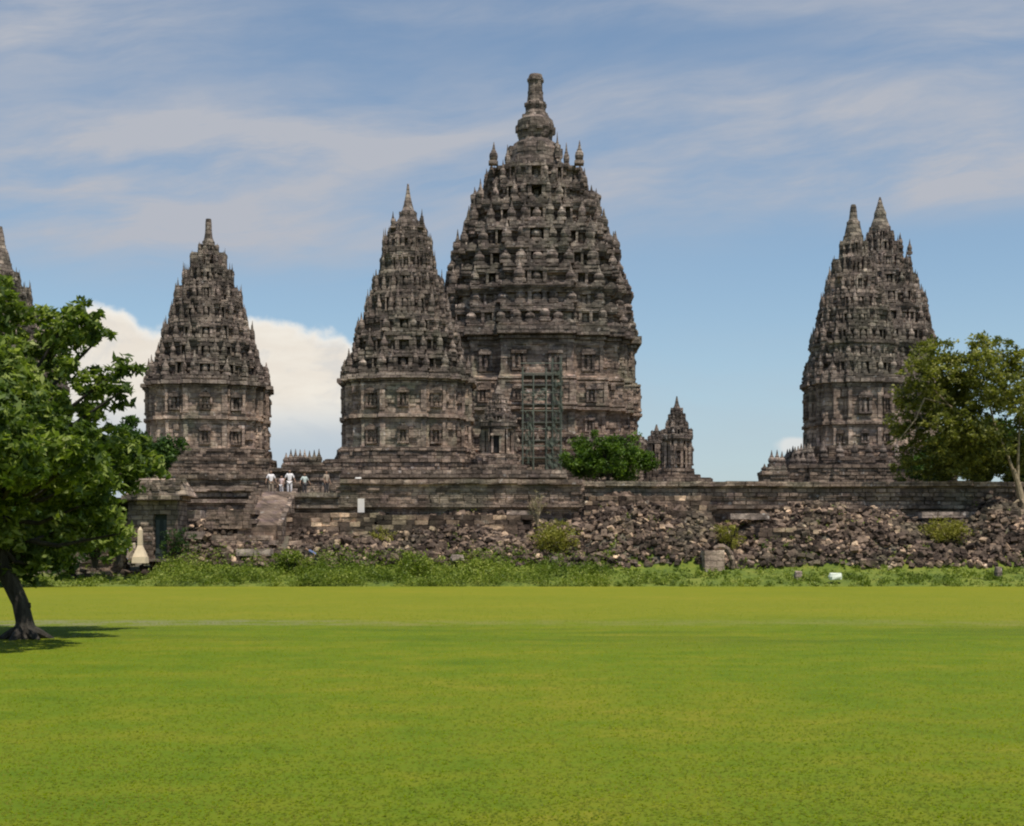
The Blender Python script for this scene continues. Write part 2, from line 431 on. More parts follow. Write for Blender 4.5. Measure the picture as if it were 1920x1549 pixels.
grid('verge', list(np.linspace(-110, 110, 200)), list(np.linspace(YB, 84.2, 10)), lambda x, y: ground_h(x, y) + (0.1 * hsh(x * 3, y * 3) if y > YB + .1 else -0.015), M['verge'])
grid('rubble_bank', list(np.linspace(-110, 110, 260)), list(np.linspace(83.7, 91.6, 26)), lambda x, y: ground_h(x, y) - 0.03, M['earth'])
grid('courtyard_ground', list(np.linspace(-110, 110, 12)), list(np.linspace(91.62, 200, 8)), lambda x, y: 5.55, M['earth'])

# grass blades close to the camera
N = 130000
yy = 7.6 * np.exp(2.3 * RNG.random(N) ** 1.35)
xx = (RNG.random(N) * 2 - 1) * (0.385 * yy + 2.5)
h = (0.008 + 0.013 * RNG.random(N)) * np.clip(1.25 - yy / 70, 0.2, 1); wd = 0.004 + 0.00035 * yy
ang = RNG.random(N) * 2 * np.pi; ll = (0.022 + 0.02 * RNG.random(N)) * np.sign(RNG.random(N) - 0.5); lean = np.stack([-np.sin(ang) * ll, np.cos(ang) * ll], 1)
z0 = np.zeros(N)
A = np.stack([xx - wd * np.cos(ang), yy - wd * np.sin(ang), z0], 1)
B = np.stack([xx + wd * np.cos(ang), yy + wd * np.sin(ang), z0], 1)
C = np.stack([xx + lean[:, 0], yy + lean[:, 1], h], 1)
vv = np.stack([A, B, C], 1).reshape(-1, 3)
tag(mobj('grass', rawmesh('grass', vv, np.arange(3 * N).reshape(N, 3), M['blade'])), 'short mown yellow green grass blades in the foreground lawn', 'grass', kind='stuff')

# ------------------------------------------------------------------ foliage helpers
def leaf_cloud(centers, rad, per, size, flat=0.6, up=0.35):
    """quads with pointed ends scattered round each centre"""
    C = np.repeat(np.asarray(centers, float), per, 0)
    R = np.repeat(np.asarray(rad, float), per)
    n = len(C)
    d = RNG.normal(size=(n, 3)); d /= np.linalg.norm(d, axis=1)[:, None]
    r = R * (RNG.random(n) ** 0.45)
    P = C + d * r[:, None] * np.array([1, 1, flat])
    nrm = RNG.normal(size=(n, 3)) + np.array([0, 0, up * 3]); nrm /= np.linalg.norm(nrm, axis=1)[:, None]
    tx = np.cross(nrm, RNG.normal(size=(n, 3))); tx /= np.linalg.norm(tx, axis=1)[:, None]
    ty = np.cross(nrm, tx)
    s = size * (0.6 + 0.8 * RNG.random(n))[:, None]
    V4 = np.stack([P - tx * s, P - ty * s * 0.42, P + tx * s - nrm * s * 0.25, P + ty * s * 0.42], 1)
    return V4.reshape(-1, 3), np.arange(4 * n).reshape(n, 4)
def crown(name, blobs, mat, parent, size, sprays, per, spray_r, origin, flat=0.75):
    cs = []; rs = []
    for (c, r) in blobs:
        k = max(3, int(sprays * r * r))
        for _ in range(k):
            d = Vector((random.gauss(0, 1), random.gauss(0, 1), random.gauss(0, 1))).normalized()
            q = Vector(c) + d * r * (0.45 + 0.6 * random.random() ** 0.7)
            cs.append((q.x - origin[0], q.y - origin[1], q.z - origin[2])); rs.append(spray_r * random.uniform(0.6, 1.3))
    v, f = leaf_cloud(cs, rs, per, size, flat)
    return mobj(name, rawmesh(name, v, f, mat), parent)

# ------------------------------------------------------------------ temple kit
def plan(w, a=0.36, b=0.66, d1=0.90, d2=0.81):
    q = [(1, a), (d1, a), (d1, b), (d2, b), (d2, d2), (b, d2), (b, d1), (a, d1), (a, 1)]
    pts = []
    for k in range(4):
        c, s_ = math.cos(k * math.pi / 2), math.sin(k * math.pi / 2)
        for x, y in q: pts.append((w * (x * c - y * s_), w * (x * s_ + y * c)))
    return pts
def edges(poly):
    out = []
    n = len(poly)
    for i in range(n):
        x0, y0 = poly[i]; x1, y1 = poly[(i + 1) % n]
        L = math.hypot(x1 - x0, y1 - y0)
        if L < 1e-4: continue
        tx, ty = (x1 - x0) / L, (y1 - y0) / L
        out.append((x0, y0, tx, ty, ty, -tx, L))      # outward normal for CCW polygon
    return out
def carve(mb, poly, z0, z1, ch=0.34, prot=0.13, bl=(0.35, 0.95), skip=0.25):
    """rough projecting blocks over the visible faces"""
    H = z1 - z0
    if H <= 0.1: return
    nr = max(1, round(H / ch)); rh = H / nr
    for x0, y0, tx, ty, nx, ny, L in edges(poly):
        if ny > 0.5 or L < 0.25: continue
        for r in range(nr):
            s_ = 0.0
            while s_ < L - 0.08:
                l = min(random.uniform(*bl), L - s_)
                if random.random() > skip:
                    d = random.uniform(0.02, prot)
                    m_ = s_ + l / 2
                    mb.box((x0 + tx * m_ + nx * (d / 2 - 0.03), y0 + ty * m_ + ny * (d / 2 - 0.03), z0 + (r + 0.5) * rh),
                           (l * random.uniform(0.82, 0.97), d + 0.06, rh * random.uniform(0.78, 0.96)), math.atan2(ty, tx))
                s_ += l
def dentils(mb, poly, z, hh, pitch, prot, w=0.5):
    """row of little antefix wedges along an edge line"""
    for x0, y0, tx, ty, nx, ny, L in edges(poly):
        if ny > 0.5 or L < pitch * 0.5: continue
        k = max(1, round(L / pitch)); st = L / k; rz = math.atan2(ty, tx)
        for i in range(k):
            if random.random() < 0.10: continue
            m_ = (i + 0.5) * st
            cx_, cy_ = x0 + tx * m_ - nx * prot * 0.6, y0 + ty * m_ - ny * prot * 0.6
            q = hh * random.uniform(0.7, 1.15)
            a = st * w / 2
            vs = []
            for (lx, lz) in ((-a, 0), (a, 0), (a * 0.85, q * 0.5), (0, q), (-a * 0.85, q * 0.5)):
                for o_ in (-0.5, 0.5):
                    vs.append((cx_ + tx * lx + nx * prot * o_, cy_ + ty * lx + ny * prot * o_, z + lz))
            mb.add(vs, [(0, 2, 4, 6, 8), (9, 7, 5, 3, 1), (0, 1, 3, 2), (2, 3, 5, 4), (4, 5, 7, 6), (6, 7, 9, 8), (8, 9, 1, 0)])
PIN = [(0.0, 0.50), (0.13, 0.50), (0.14, 0.36), (0.20, 0.34), (0.24, 0.45), (0.36, 0.50), (0.48, 0.44), (0.56, 0.28), (0.60, 0.30), (0.64, 0.20), (0.80, 0.12), (1.0, 0.03)]
def pin_mesh(mat):
    mb = MB()
    mb.box((0, 0, 0.06), (1.0, 1.0, 0.14)); mb.box((0, 0, 0.155), (0.8, 0.8, 0.05))
    mb.lathe([(z, r) for z, r in PIN if z > 0.12], n=8)
    me = rawmesh('pinnacle', mb.v, mb.f, mat); return me, mb
PIN_ME, PIN_MB = pin_mesh(M['roof'])
SLIM_ME = PIN_ME

def niche(parent, x, y, z, wd, ht, nx, ny, dp=0.38, mat='body'):
    """framed niche with a standing figure"""
    rz = math.atan2(nx, -ny)          # local -Y looks outward
    c, s_ = math.cos(rz), math.sin(rz)
    mb = MB()
    def bx(lx, ly, lz, dx_, dy_, dz_):
        mb.box((x + lx * c - ly * s_, y + lx * s_ + ly * c, z + lz), (dx_, dy_, dz_), rz)
    fw = wd * 0.2
    bx(-wd / 2 + fw / 2, -dp / 2, ht / 2, fw, dp, ht); bx(wd / 2 - fw / 2, -dp / 2, ht / 2, fw, dp, ht)
    bx(0, -dp * 0.62, ht * 0.90, wd * 1.12, dp * 1.24, ht * 0.16)
    bx(0, -dp * 0.55, ht * 1.03, wd * 0.8, dp * 1.0, ht * 0.12); bx(0, -dp * 0.45, ht * 1.13, wd * 0.4, dp * 0.8, ht * 0.10)
    bx(0, -dp * 0.60, ht * 0.04, wd * 1.08, dp * 1.15, ht * 0.10)
    bx(0, -0.03, ht * 0.45, wd * 0.6, 0.05, ht * 0.8)
    o = mb.build('niche', M[mat], parent)
    st = MB()
    fx, fy = x + 0 * c + dp * 0.45 * s_, y + 0 * s_ - dp * 0.45 * c
    r = wd * 0.17
    st.lathe([(0, r), (ht * 0.12, r * 1.1), (ht * 0.14, r * 0.8), (ht * 0.40, r * 0.95), (ht * 0.52, r * 1.15), (ht * 0.56, r * 0.5), (ht * 0.60, r * 0.65), (ht * 0.66, r * 0.6), (ht * 0.72, r * 0.2)], (fx, fy, z + ht * 0.09), 8)
    s2 = st.build('statue', M[mat], o)
    return o

def temple(label, cx, Y, tiers, rows, base, fin, group=None, rz=0.0, ground=5.55, extra_pins=(), pin_pitch=1.15, name='temple', cap=100, roofmat='roof', bodymat='body', finj=0.05, door=None, pin_k=0.98):
    s = S(Y)
    X = (cx - CX) * s
    root = tag(empty(name, (X, Y, ground), rz), label, 'temple', group)
    def Z(py, w_=0.0): return zpx(py, Y - w_ * s * 0.95) - ground
    pins = []           # (x, y, z, width, height)
    # --- roof tiers
    E = [tiers[0][1] * 0.985] + [(tiers[i][1] + tiers[i + 1][1]) / 2 for i in range(1, len(tiers) - 1)] + [tiers[-1][1]]
    tiers = [(t_[0], e) for t_, e in zip(tiers, E)]
    for i in range(len(tiers) - 1):
        (y0, w0), (y1, w1) = tiers[i], tiers[i + 1]
        z0, z1 = Z(y0, w0), Z(y1, w1); H = z1 - z0
        W0, W1 = w0 * s, w1 * s
        minor = (i % 2 == 1) and len(tiers) > 6
        if minor: W0 *= 0.965
        mb = MB()
        lw = max(W1 * 0.90, W1 - 0.9)
        mb.prism(plan(W0 * 0.985), z0, z0 + 0.10 * H)
        mb.prism(plan(W0), z0 + 0.10 * H, z0 + 0.19 * H)
        mb.prism(plan(W0 * 0.955), z0 + 0.19 * H, z0 + 0.27 * H)
        mb.prism(plan(lw * 1.03), z0 + 0.27 * H, z0 + 0.36 * H, bottom=False)
        mb.prism(plan(lw), z0 + 0.36 * H, z1 - 0.20 * H, bottom=False)
        mb.prism(plan((lw + W1) / 2), z1 - 0.20 * H, z1 - 0.10 * H)
        mb.prism(plan(W1 * 0.97), z1 - 0.10 * H, z1 + 0.01)
        carve(mb, plan(lw), z0 + 0.36 * H, z1 - 0.20 * H, 0.30, 0.22, (0.25, 0.7), 0.35)
        carve(mb, plan(W0 * 0.99), z0 + 0.02 * H, z0 + 0.17 * H, 0.25, 0.10, (0.4, 1.1), 0.45)
        carve(mb, plan((lw + W1) / 2), z1 - 0.2 * H, z1 - 0.1 * H, 0.25, 0.10, (0.3, 0.8), 0.4)
        dentils(mb, plan(W0), z0 + 0.19 * H, 0.22 * H, max(0.55, W0 * 0.13), 0.12, 0.72)
        for x0_, y0_, tx, ty, nx, ny, L in edges(plan(lw)):
            if ny > 0.5 or L < 0.25 * lw: continue
            kk = 1
            for j in range(kk):
                q = L * (j + 0.5) / kk; aw = min(L * 0.5, H * 1.0); ah = H * random.uniform(0.66, 0.80)
                rz_ = math.atan2(ty, tx); dp = (W0 * 0.955 - lw) * random.uniform(0.9, 1.2)
                bx_ = lambda l_, d_, zc, sx_, sy_, sz_: mb.box((x0_ + tx * (q + l_) + nx * d_, y0_ + ty * (q + l_) + ny * d_, z0 + 0.27 * H + zc), (sx_, sy_, sz_), rz_, 0.02)
                bx_(-aw * .38, dp / 2, ah * .4, aw * .2, dp, ah * .8); bx_(aw * .38, dp / 2, ah * .4, aw * .2, dp, ah * .8)
                bx_(0, dp / 2, ah * .82, aw * 1.1, dp * 1.1, ah * .13); bx_(0, dp / 2, ah * .93, aw * .75, dp, ah * .12); bx_(0, dp / 2, ah * 1.03, aw * .4, dp * .8, ah * .12)
                bx_(0, dp * .25, ah * .3, aw * .22, dp * .4, ah * .55)
        mb.build('roof_tier', M[roofmat], root)
        pw = min(max(0.28, W0 * 0.125), 1.05)
        wm = W0 * 0.985 - pw * 0.5
        for x0_, y0_, tx, ty, nx, ny, L in edges(plan(wm)):
            if L < 0.2 * wm: continue
            k = max(1, int(round(L / (pw * pin_pitch))))
            if k == 1: ps = [L / 2]
            else: ps = [L * j / (k - 1) for j in range(k)]
            for jq, q in enumerate(ps):
                if ny < 0.5 and random.random() < 0.10: continue
                kq = (1.12 if jq % 2 else 0.86) * random.uniform(0.85, 1.15)
                pins.append((x0_ + tx * q + random.uniform(-.06, .06), y0_ + ty * q + random.uniform(-.06, .06), z0 + 0.27 * H, pw * (0.8 + 0.3 * kq * random.random()), H * pin_k * min(1.2, kq), ny))
    # --- body rows
    ref = tiers[0][1]
    for kind, ya, yb, w_ in rows:
        z1, z0 = Z(ya, ref), Z(yb, ref); W = w_ * s
        mb = MB()
        if kind == 'cornice':
            H = z1 - z0
            mb.prism(plan(W * 0.93), z0, z0 + 0.22 * H); mb.prism(plan(W * 0.945), z0 + 0.22 * H, z0 + 0.45 * H); mb.prism(plan(W * 0.985), z0 + 0.45 * H, z0 + 0.5 * H)
            mb.prism(plan(W), z0 + 0.5 * H, z1 + 0.01)
            carve(mb, plan(W), z0 + 0.5 * H, z1, 0.3, 0.08, (0.5, 1.2), 0.5)
            dentils(mb, plan(W * 0.965), z0 + 0.22 * H, 0.22 * H, 0.5, 0.2, 0.6)
            mb.build('cornice', M[roofmat], root)
        elif kind == 'band':
            H = z1 - z0
            mb.prism(plan(W * 0.96), z0, z0 + 0.3 * H); mb.prism(plan(W), z0 + 0.3 * H, z0 + 0.7 * H); mb.prism(plan(W * 0.97), z0 + 0.7 * H, z1)
            carve(mb, plan(W), z0 + 0.3 * H, z0 + 0.7 * H, 0.3, 0.08, (0.4, 1.0), 0.4)
            mb.build('wall_band', M[bodymat], root)
        else:
            mb.prism(plan(W * 0.97), z0, z1, bottom=False)
            carve(mb, plan(W * 0.97), z0, z1, 0.30, 0.10, (0.3, 0.9), 0.35); carve(mb, plan(W * 0.97), z0, z1, 0.8, 0.26, (0.3, 0.9), 0.55)
            H = z1 - z0
            mb.prism(plan(W), z0, z0 + 0.09 * H, bottom=False); mb.prism(plan(W * 0.99), z1 - 0.07 * H, z1 - 0.005)
            pl = plan(W * 0.97)
            for x0_, y0_, tx, ty, nx, ny, L in edges(pl):
                if ny > 0.5 or L < 0.16 * W: continue
                pwid = max(0.22, min(0.6, L * 0.11))
                for q in (pwid / 2, L - pwid / 2):
                    mb.box((x0_ + tx * q + nx * 0.07, y0_ + ty * q + ny * 0.07, (z0 + z1) / 2 + 0.01 * H), (pwid, 0.30, H * 0.96), math.atan2(ty, tx))
            mb.build('wall', M[bodymat], root)
            for x0_, y0_, tx, ty, nx, ny, L in edges(pl):
                if ny > 0.5 or L < 0.16 * W or (door and ny < -0.5): continue
                k = 2 if L > 0.6 * W and W > 6 else 1
                if L < 0.4 * W and random.random() < 0.35: continue
                for j in range(k):
                    q = L * (j + 0.5) / k
                    nw = min(L / k * 0.55, H * 0.40)
                    niche(root, x0_ + tx * q, y0_ + ty * q, z0 + 0.14 * H, nw, H * 0.62, nx, ny, 0.30 + 0.06 * nw, 'base' if random.random() < 0.6 else 'roof')
    # --- base steps
    for ya, yb, w_, k in base:
        z1, z0 = Z(ya, ref), max(0.0, Z(yb, ref)) if yb < 1000 else 0.0
        W = w_ * s
        mb = MB()
        mb.prism(plan(W, 0.45, 0.7, 0.95, 0.9), z0 - 0.01, z1)
        carve(mb, plan(W, 0.45, 0.7, 0.95, 0.9), max(z0, z1 - 2.5), z1 - 0.02, 0.28, 0.12, (0.4, 1.0), 0.25)
        if k:
            mb.prism(plan(W * 1.02, 0.45, 0.7, 0.95, 0.9), z1 - 0.28, z1 - 0.03)
        mb.build('stepped_base', M['base'], root)
        if k > 1:
            pw = 0.62
            for x0_, y0_, tx, ty, nx, ny, L in edges(plan(W * 0.965, 0.45, 0.7, 0.95, 0.9)):
                if L < 0.8: continue
                n_ = max(2, int(L / 0.85))
                for j in range(n_): pins.append((x0_ + tx * L * j / (n_ - 1), y0_ + ty * L * j / (n_ - 1), z1, pw, 1.25 * random.uniform(0.85, 1.1), ny))
    # --- finial
    zof = Z(tiers[-1][0], tiers[-1][1]) - Z(tiers[-1][0])
    zb = Z(fin[0][0]) + zof - 0.15
    ktop = (Z(fin[-1][0]) - zb) / (Z(fin[-1][0]) - Z(fin[0][0]))
    ZF = lambda py: zb + (Z(py) - Z(fin[0][0])) * ktop
    mb = MB(); mb.lathe([(ZF(py) - zb, max(0.02, r * s)) for py, r in fin], (0, 0, zb), 12, jit=finj)
    if fin[0][1] * s > 0.5:
        for py, r in fin[1:-1:2]:
            for a_ in range(8):
                t_ = a_ * math.pi / 4 + 0.2
                mb.box((math.cos(t_) * r * s * 0.93, math.sin(t_) * r * s * 0.93, ZF(py)), (r * s * 0.22, r * s * 0.3, r * s * 0.35), t_)
    mb.build('finial', M[roofmat], root)
    for px_, tip, foot, wpx in extra_pins:
        for sx_, sy_ in ((1, -1), (1, 1)):
            pins.append((px_ * s, abs(px_) * s * sy_, Z(foot, tiers[-1][1]), wpx * s, Z(tip, abs(px_)) - Z(foot, tiers[-1][1]), -2 if sy_ < 0 else 0))
    # --- pinnacles: the ones that show as single parts, the rest as one
    pins.sort(key=lambda p_: (p_[5] > -0.5, (p_[5] > 0.5), -p_[3] * p_[4]))
    for p_ in pins[:cap]:
        o = mobj('pinnacle', PIN_ME, root, (p_[0], p_[1], p_[2])); o.scale = (p_[3], p_[3], p_[4])
        o.rotation_euler = (random.uniform(-.03, .03), random.uniform(-.03, .03), 0)
    if len(pins) > cap:
        mb = MB()
        for p_ in pins[cap:]:
            mb.add([(p_[0] + v[0] * p_[3], p_[1] + v[1] * p_[3], p_[2] + v[2] * p_[4]) for v in PIN_MB.v], PIN_MB.f)
        tag(mb.build('side_pinnacles', M[roofmat], root), kind='stuff')
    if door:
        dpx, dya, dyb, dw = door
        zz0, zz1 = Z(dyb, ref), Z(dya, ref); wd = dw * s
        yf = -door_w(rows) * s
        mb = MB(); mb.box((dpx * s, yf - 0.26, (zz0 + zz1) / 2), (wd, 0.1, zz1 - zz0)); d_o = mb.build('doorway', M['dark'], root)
        mb = MB()
        for sx_ in (-1, 1): mb.box((dpx * s + sx_ * wd * 0.65, yf - 0.33, (zz0 + zz1) / 2), (wd * 0.3, 0.35, (zz1 - zz0) * 1.0))
        mb.box((dpx * s, yf - 0.36, zz1 + wd * 0.18), (wd * 1.9, 0.45, wd * 0.36))
        mb.build('door_frame', M[bodymat], d_o)
    return root
def door_w(rows):
    return max(r[3] for r in rows if r[0] == 'wall')

G1 = None
temple('tallest stone temple, broad tiered tower in the centre with a blunt knob finial', 1004, 140,
       [(612, 190), (576, 188), (540, 182), (503, 176), (466, 167), (424, 147), (382, 133), (344, 111), (306, 92)],
       [('cornice', 612, 641, 193), ('wall', 641, 703, 182), ('band', 703, 714, 191), ('wall', 714, 760, 193), ('band', 760, 772, 194), ('wall', 772, 815, 187)],
       [(815, 840, 197, 1), (840, 862, 208, 2), (862, 1010, 228, 1)],
       [(306, 60), (296, 54), (282, 51), (266, 49), (254, 40), (247, 30), (241, 33), (230, 36), (216, 34), (209, 24), (200, 19), (190, 20), (184, 16), (170, 14), (156, 13.5), (150, 15), (141, 12)],
       extra_pins=((-78, 268, 306, 17), (78, 264, 306, 17), (-52, 272, 306, 12), (56, 268, 306, 12), (40, 248, 282, 9)), finj=0.04)
temple('slender stone temple with a needle tip, overlapping the left side of the tallest temple', 765, 115,
       [(700, 124), (665, 113), (630, 104), (595, 92), (552, 76), (512, 60), (474, 51), (440, 44), (424, 34)],
       [('cornice', 700, 718, 127), ('wall', 718, 770, 119), ('band', 770, 788, 123), ('wall', 788, 838, 118)],
       [(838, 862, 124, 1), (862, 885, 150, 1), (885, 1010, 176, 1)],
       [(424, 27), (412, 24), (402, 17), (394, 16), (388, 11), (375, 7), (360, 4), (345, 1.5)],
       extra_pins=((-26, 396, 426, 9), (27, 392, 426, 9)))
temple('stone temple with a thin spire standing alone behind the big green tree', 391, 120,
       [(713, 117), (676, 106), (642, 93), (606, 81), (570, 70), (536, 58), (503, 41), (474, 27), (458, 14)],
       [('cornice', 713, 727, 119), ('wall', 727, 775, 111), ('band', 775, 790, 114), ('wall', 790, 840, 109)],
       [(840, 858, 115, 1), (858, 882, 124, 1), (882, 1010, 136, 0)],
       [(460, 13), (450, 11), (442, 8), (430, 6), (420, 6), (411, 5)], rz=math.radians(9))
temple('narrow stone temple with a blunt post tip, left and front of the twin peaks', 1600, 118,
       [(707, 92), (672, 85), (643, 81), (613, 76), (582, 67), (551, 59), (519, 48), (485, 33), (452, 21)],
       [('cornice', 707, 725, 93), ('wall', 725, 784, 86), ('band', 784, 800, 90), ('wall', 800, 836, 86)],
       [(836, 858, 95, 1), (858, 876, 118, 2), (876, 1010, 164, 1)],
       [(452, 20), (440, 18), (425, 14), (415, 12), (408, 8), (396, 6.5), (388, 5.5), (384, 4)],
       extra_pins=((-36, 484, 522, 10),))
temple('stone temple with a sharp spire rising behind the narrow temple beside the right tree', 1650, 131,
       [(707, 106), (676, 103), (645, 100), (613, 96), (577, 88), (541, 78), (510, 65), (479, 50), (450, 32), (432, 19)],
       [('cornice', 707, 725, 108), ('wall', 725, 784, 100), ('band', 784, 800, 104), ('wall', 800, 836, 100)],
       [(836, 858, 106, 1), (858, 1010, 122, 1)],
       [(434, 19), (424, 19), (412, 15), (404, 11), (397, 11), (388, 7), (370, 1.5)],
       extra_pins=((30, 436, 468, 9), (43, 448, 482, 9)))
temple('stone temple mostly hidden behind the leafy tree at the left edge', 0, 124,
       [(707, 116), (665, 104), (620, 88), (575, 66), (535, 44), (508, 30)],
       [('cornice', 707, 722, 118), ('wall', 722, 775, 110), ('band', 775, 790, 114), ('wall', 790, 840, 109)],
       [(840, 870, 118, 1), (870, 1010, 138, 0)],
       [(508, 26), (490, 20), (470, 15), (458, 10), (445, 8), (425, 4)])
# small shrines
temple('small stone shrine with a pointed tiered roof between the tallest temple and the right temples', 1269, 112,
       [(818, 30), (804, 24), (790, 19), (776, 14), (765, 10)],
       [('cornice', 818, 826, 29), ('wall', 826, 878, 23)], [(878, 890, 30, 1), (890, 897, 42, 0), (897, 1010, 62, 0)],
       [(765, 8), (755, 4), (743, 1)], name='shrine')
temple('smallest stone shrine half hidden behind the round green bush', 1231, 120,
       [(828, 17), (818, 14), (808, 9)],
       [('cornice', 828, 833, 18), ('wall', 833, 878, 15)], [(878, 1010, 22, 0)], [(808, 6), (796, 1)], name='shrine')
temple('small gate shrine with a dark doorway in front of the tallest temple', 934, 107.5,
       [(793, 36), (778, 29), (763, 21), (748, 14), (738, 9)],
       [('cornice', 793, 803, 35), ('wall', 803, 851, 28)], [(851, 872, 40, 1), (872, 1010, 52, 0)],
       [(738, 8), (730, 5), (722, 1.5)], name='shrine', door=(-3, 817, 849, 11))

# ------------------------------------------------------------------ balustrades with pinnacles
def balustrade(label, xa, xb, Y, ytop, tip, pitch=14):
    s = S(Y); n = max(1, round((xb - xa) / pitch))
    X0_, X1_ = (xa - CX) * s, (xb - CX) * s
    zt = zpx(ytop, Y)
    r = tag(empty('balustrade', ((X0_ + X1_) / 2, Y, 5.55)), label, 'balustrade')
    mb = MB(); L = X1_ - X0_; H = zt - 5.55
    mb.box((0, 0, H / 2), (L, 1.2, H)); mb.box((0, 0, H - 0.16), (L + 0.2, 1.5, 0.24)); 
    carve(mb, [(-L / 2, -0.6), (L / 2, -0.6), (L / 2, 0.6), (-L / 2, 0.6)], max(0, H - 2.6), H - 0.3, 0.28, 0.15, (0.4, 1.0), 0.2)
    mb.build('wall', M['base'], r)
    for i in range(n):
        if random.random() < 0.08: continue
        o = mobj('pinnacle', PIN_ME, r, (-L / 2 + (i + 0.5) * L / n, random.uniform(-.1, .1), H))
        ph = (zpx(tip, Y) - zt) * random.uniform(0.8, 1.1); o.scale = (0.58, 0.58, ph)
    return r
balustrade('stone balustrade topped with dark pinnacles between the two left temples', 532, 655, 119, 872, 843, 9)
balustrade('lower stone balustrade with stubby pinnacles left of the twin-peak temples', 1428, 1475, 110, 885, 868, 12)
balustrade('stone balustrade with pinnacles at the left foot of the twin-peak temples', 1442, 1530, 113, 874, 845, 10)

# ------------------------------------------------------------------ terrace walls
def wall(label, xa, xb, Y, ytop, zbot=3.0, mat='wall', cop=True, depth=1.0, name='stone_wall', ledge=None):
    s = S(Y); X0_, X1_ = (xa - CX) * s, (xb - CX) * s; L = X1_ - X0_
    H = zpx(ytop, Y) - zbot
    r = tag(empty(name, ((X0_ + X1_) / 2, Y, zbot)), label, 'wall', kind='thing')
    mb = MB(); mb.box((0, depth / 2, H / 2), (L, depth, H))
    carve(mb, [(-L / 2, 0), (L / 2, 0), (L / 2, depth), (-L / 2, depth)], 0, H - 0.35 if cop else H, 0.27, 0.16, (0.35, 1.0), 0.15)
    if ledge:
        mb.box((0, 0.0, zpx(ledge, Y) - zbot), (L + 0.1, 0.9, 0.22))
        mb.box((0, 0.1, zpx(ledge, Y) - zbot - 0.2), (L + 0.05, 0.5, 0.2))
    mb.build('masonry', M[mat], r)
    if cop:
        mb = MB(); x = -L / 2
        while x < L / 2:
            l = min(random.uniform(0.7, 1.6), L / 2 - x)
            if l > 0.02:
                mb.box((x + l / 2, depth / 2 - 0.1 + random.uniform(-.06, .06), H - 0.05 + random.uniform(-.05, .04)), (l * 0.98, depth + 0.35, 0.30), 0, 0.012)
            x += l
        mb.build('coping', M[mat], r)
    return r
wall('long coursed stone terrace wall behind the rubble on the right', 1085, 1990, 91.8, 906, 2.2, ledge=951)
wall('banded stone terrace wall in front of the slender temple', 638, 1092, 91.2, 902, 2.2, ledge=948)
wall('low stone terrace wall right of the stairway ramp', 541, 642, 91.6, 926, 2.2, ledge=950)
wall('low stone terrace wall between the gatehouse and the stairway ramp', 325, 476, 91.9, 915, 2.2, ledge=940)
wall('upper coursed terrace step behind the banded wall', 640, 1062, 99, 884, 5.5, mat='base', ledge=893)
wall('raised parapet behind the visitors, left of the slender temple', 505, 645, 103, 879, 5.5, mat='base')
wall('broken stone wall under the solitary temple with the thin spire', 330, 512, 99, 893, 5.5, mat='base')
wall('overgrown pale boundary wall under the big tree', -150, 232, 86, 985, 0.2, mat='wall', depth=0.8)

def slab(label, xa, xb, Y, ytop, ybot, mat='pale', d=1.4, name='stone_slab', cat='stone slab'):
    s = S(Y); L = (xb - xa) * s; h_ = (ybot - ytop) * s
    mb = MB(); k = max(1, int(L / 0.9)); x = -L / 2
    for i in range(k):
        l = L / k
        mb.box((x + l / 2, 0, 0), (l * 0.97, d * random.uniform(0.9, 1), h_ * random.uniform(0.85, 1.0)), random.uniform(-.03, .03), 0.015); x += l
    # footing courses of darker stone
    o = mb.build(name, M[mat], None, (((xa + xb) / 2 - CX) * s, Y, zpx((ytop + ybot) / 2, Y)))
    return tag(o, label, cat)
slab('pale sunlit ledge of stone blocks right of the gatehouse, upper one', 312, 380, 88.0, 957, 973)
slab('pale sunlit ledge of stone blocks right of the gatehouse, lower one', 343, 386, 86.5, 996, 1012)
slab('pale cream stone ledge low in the weeds left of the person in blue', 446, 512, 84.6, 1029, 1043)
slab('pale flat block on the rubble below the long wall', 1366, 1440, 89.6, 963, 975)
slab('pale row of blocks at the foot of the wall above the right yellow shrub', 1722, 1842, 90.2, 960, 972)
slab('pale grey ledge resting on the wall foot left of the dry shrub', 950, 1000, 89.5, 958, 966)
# grey ruined wall pieces on the left
def block_pile(label, xa, xb, Y, ytop, ybot, mat='wall', d=1.6, name='ruined_wall', cat='ruined wall'):
    s = S(Y); L = (xb - xa) * s; H = (ybot - ytop) * s
    mb = MB(); nr = max(1, round(H / 0.3)); rh = H / nr
    for r in range(nr):
        x = -L / 2 * (1 - 0.12 * random.random() * r / nr)
        xe = -x
        while x < xe:
            l = random.uniform(0.4, 0.95)
            mb.box((x + l / 2, random.uniform(-.1, .1) + 0.08 * r, (r + 0.5) * rh), (l * 0.96, d, rh * 0.94), random.uniform(-.03, .03), 0.02); x += l
    o = mb.build(name, M[mat], None, (((xa + xb) / 2 - CX) * s, Y, zpx(ybot, Y)))
    return tag(o, label, cat, kind='thing')
block_pile('ruined coursed wall in rubble between the pale ledges and the ramp, upper step', 388, 466, 87.5, 956, 992)
block_pile('ruined coursed wall in rubble left of the person in blue, lower step', 400, 500, 86.0, 1004, 1040)
block_pile('ruined wall corner with tan stones just right of the stairway ramp', 528, 700, 88.6, 962, 1005, 'rubble')
block_pile('long low ruined wall in the rubble left of the yellow shrub', 700, 985, 88.4, 966, 1012, 'rubble')
block_pile('stump of coursed masonry right of the middle yellow shrub', 1420, 1545, 86.8, 990, 1050, 'rubble')
block_pile('stepped masonry remnant in the rubble right of the tallest yellow weed patch', 1095, 1330, 89.6, 930, 985, 'rubble')
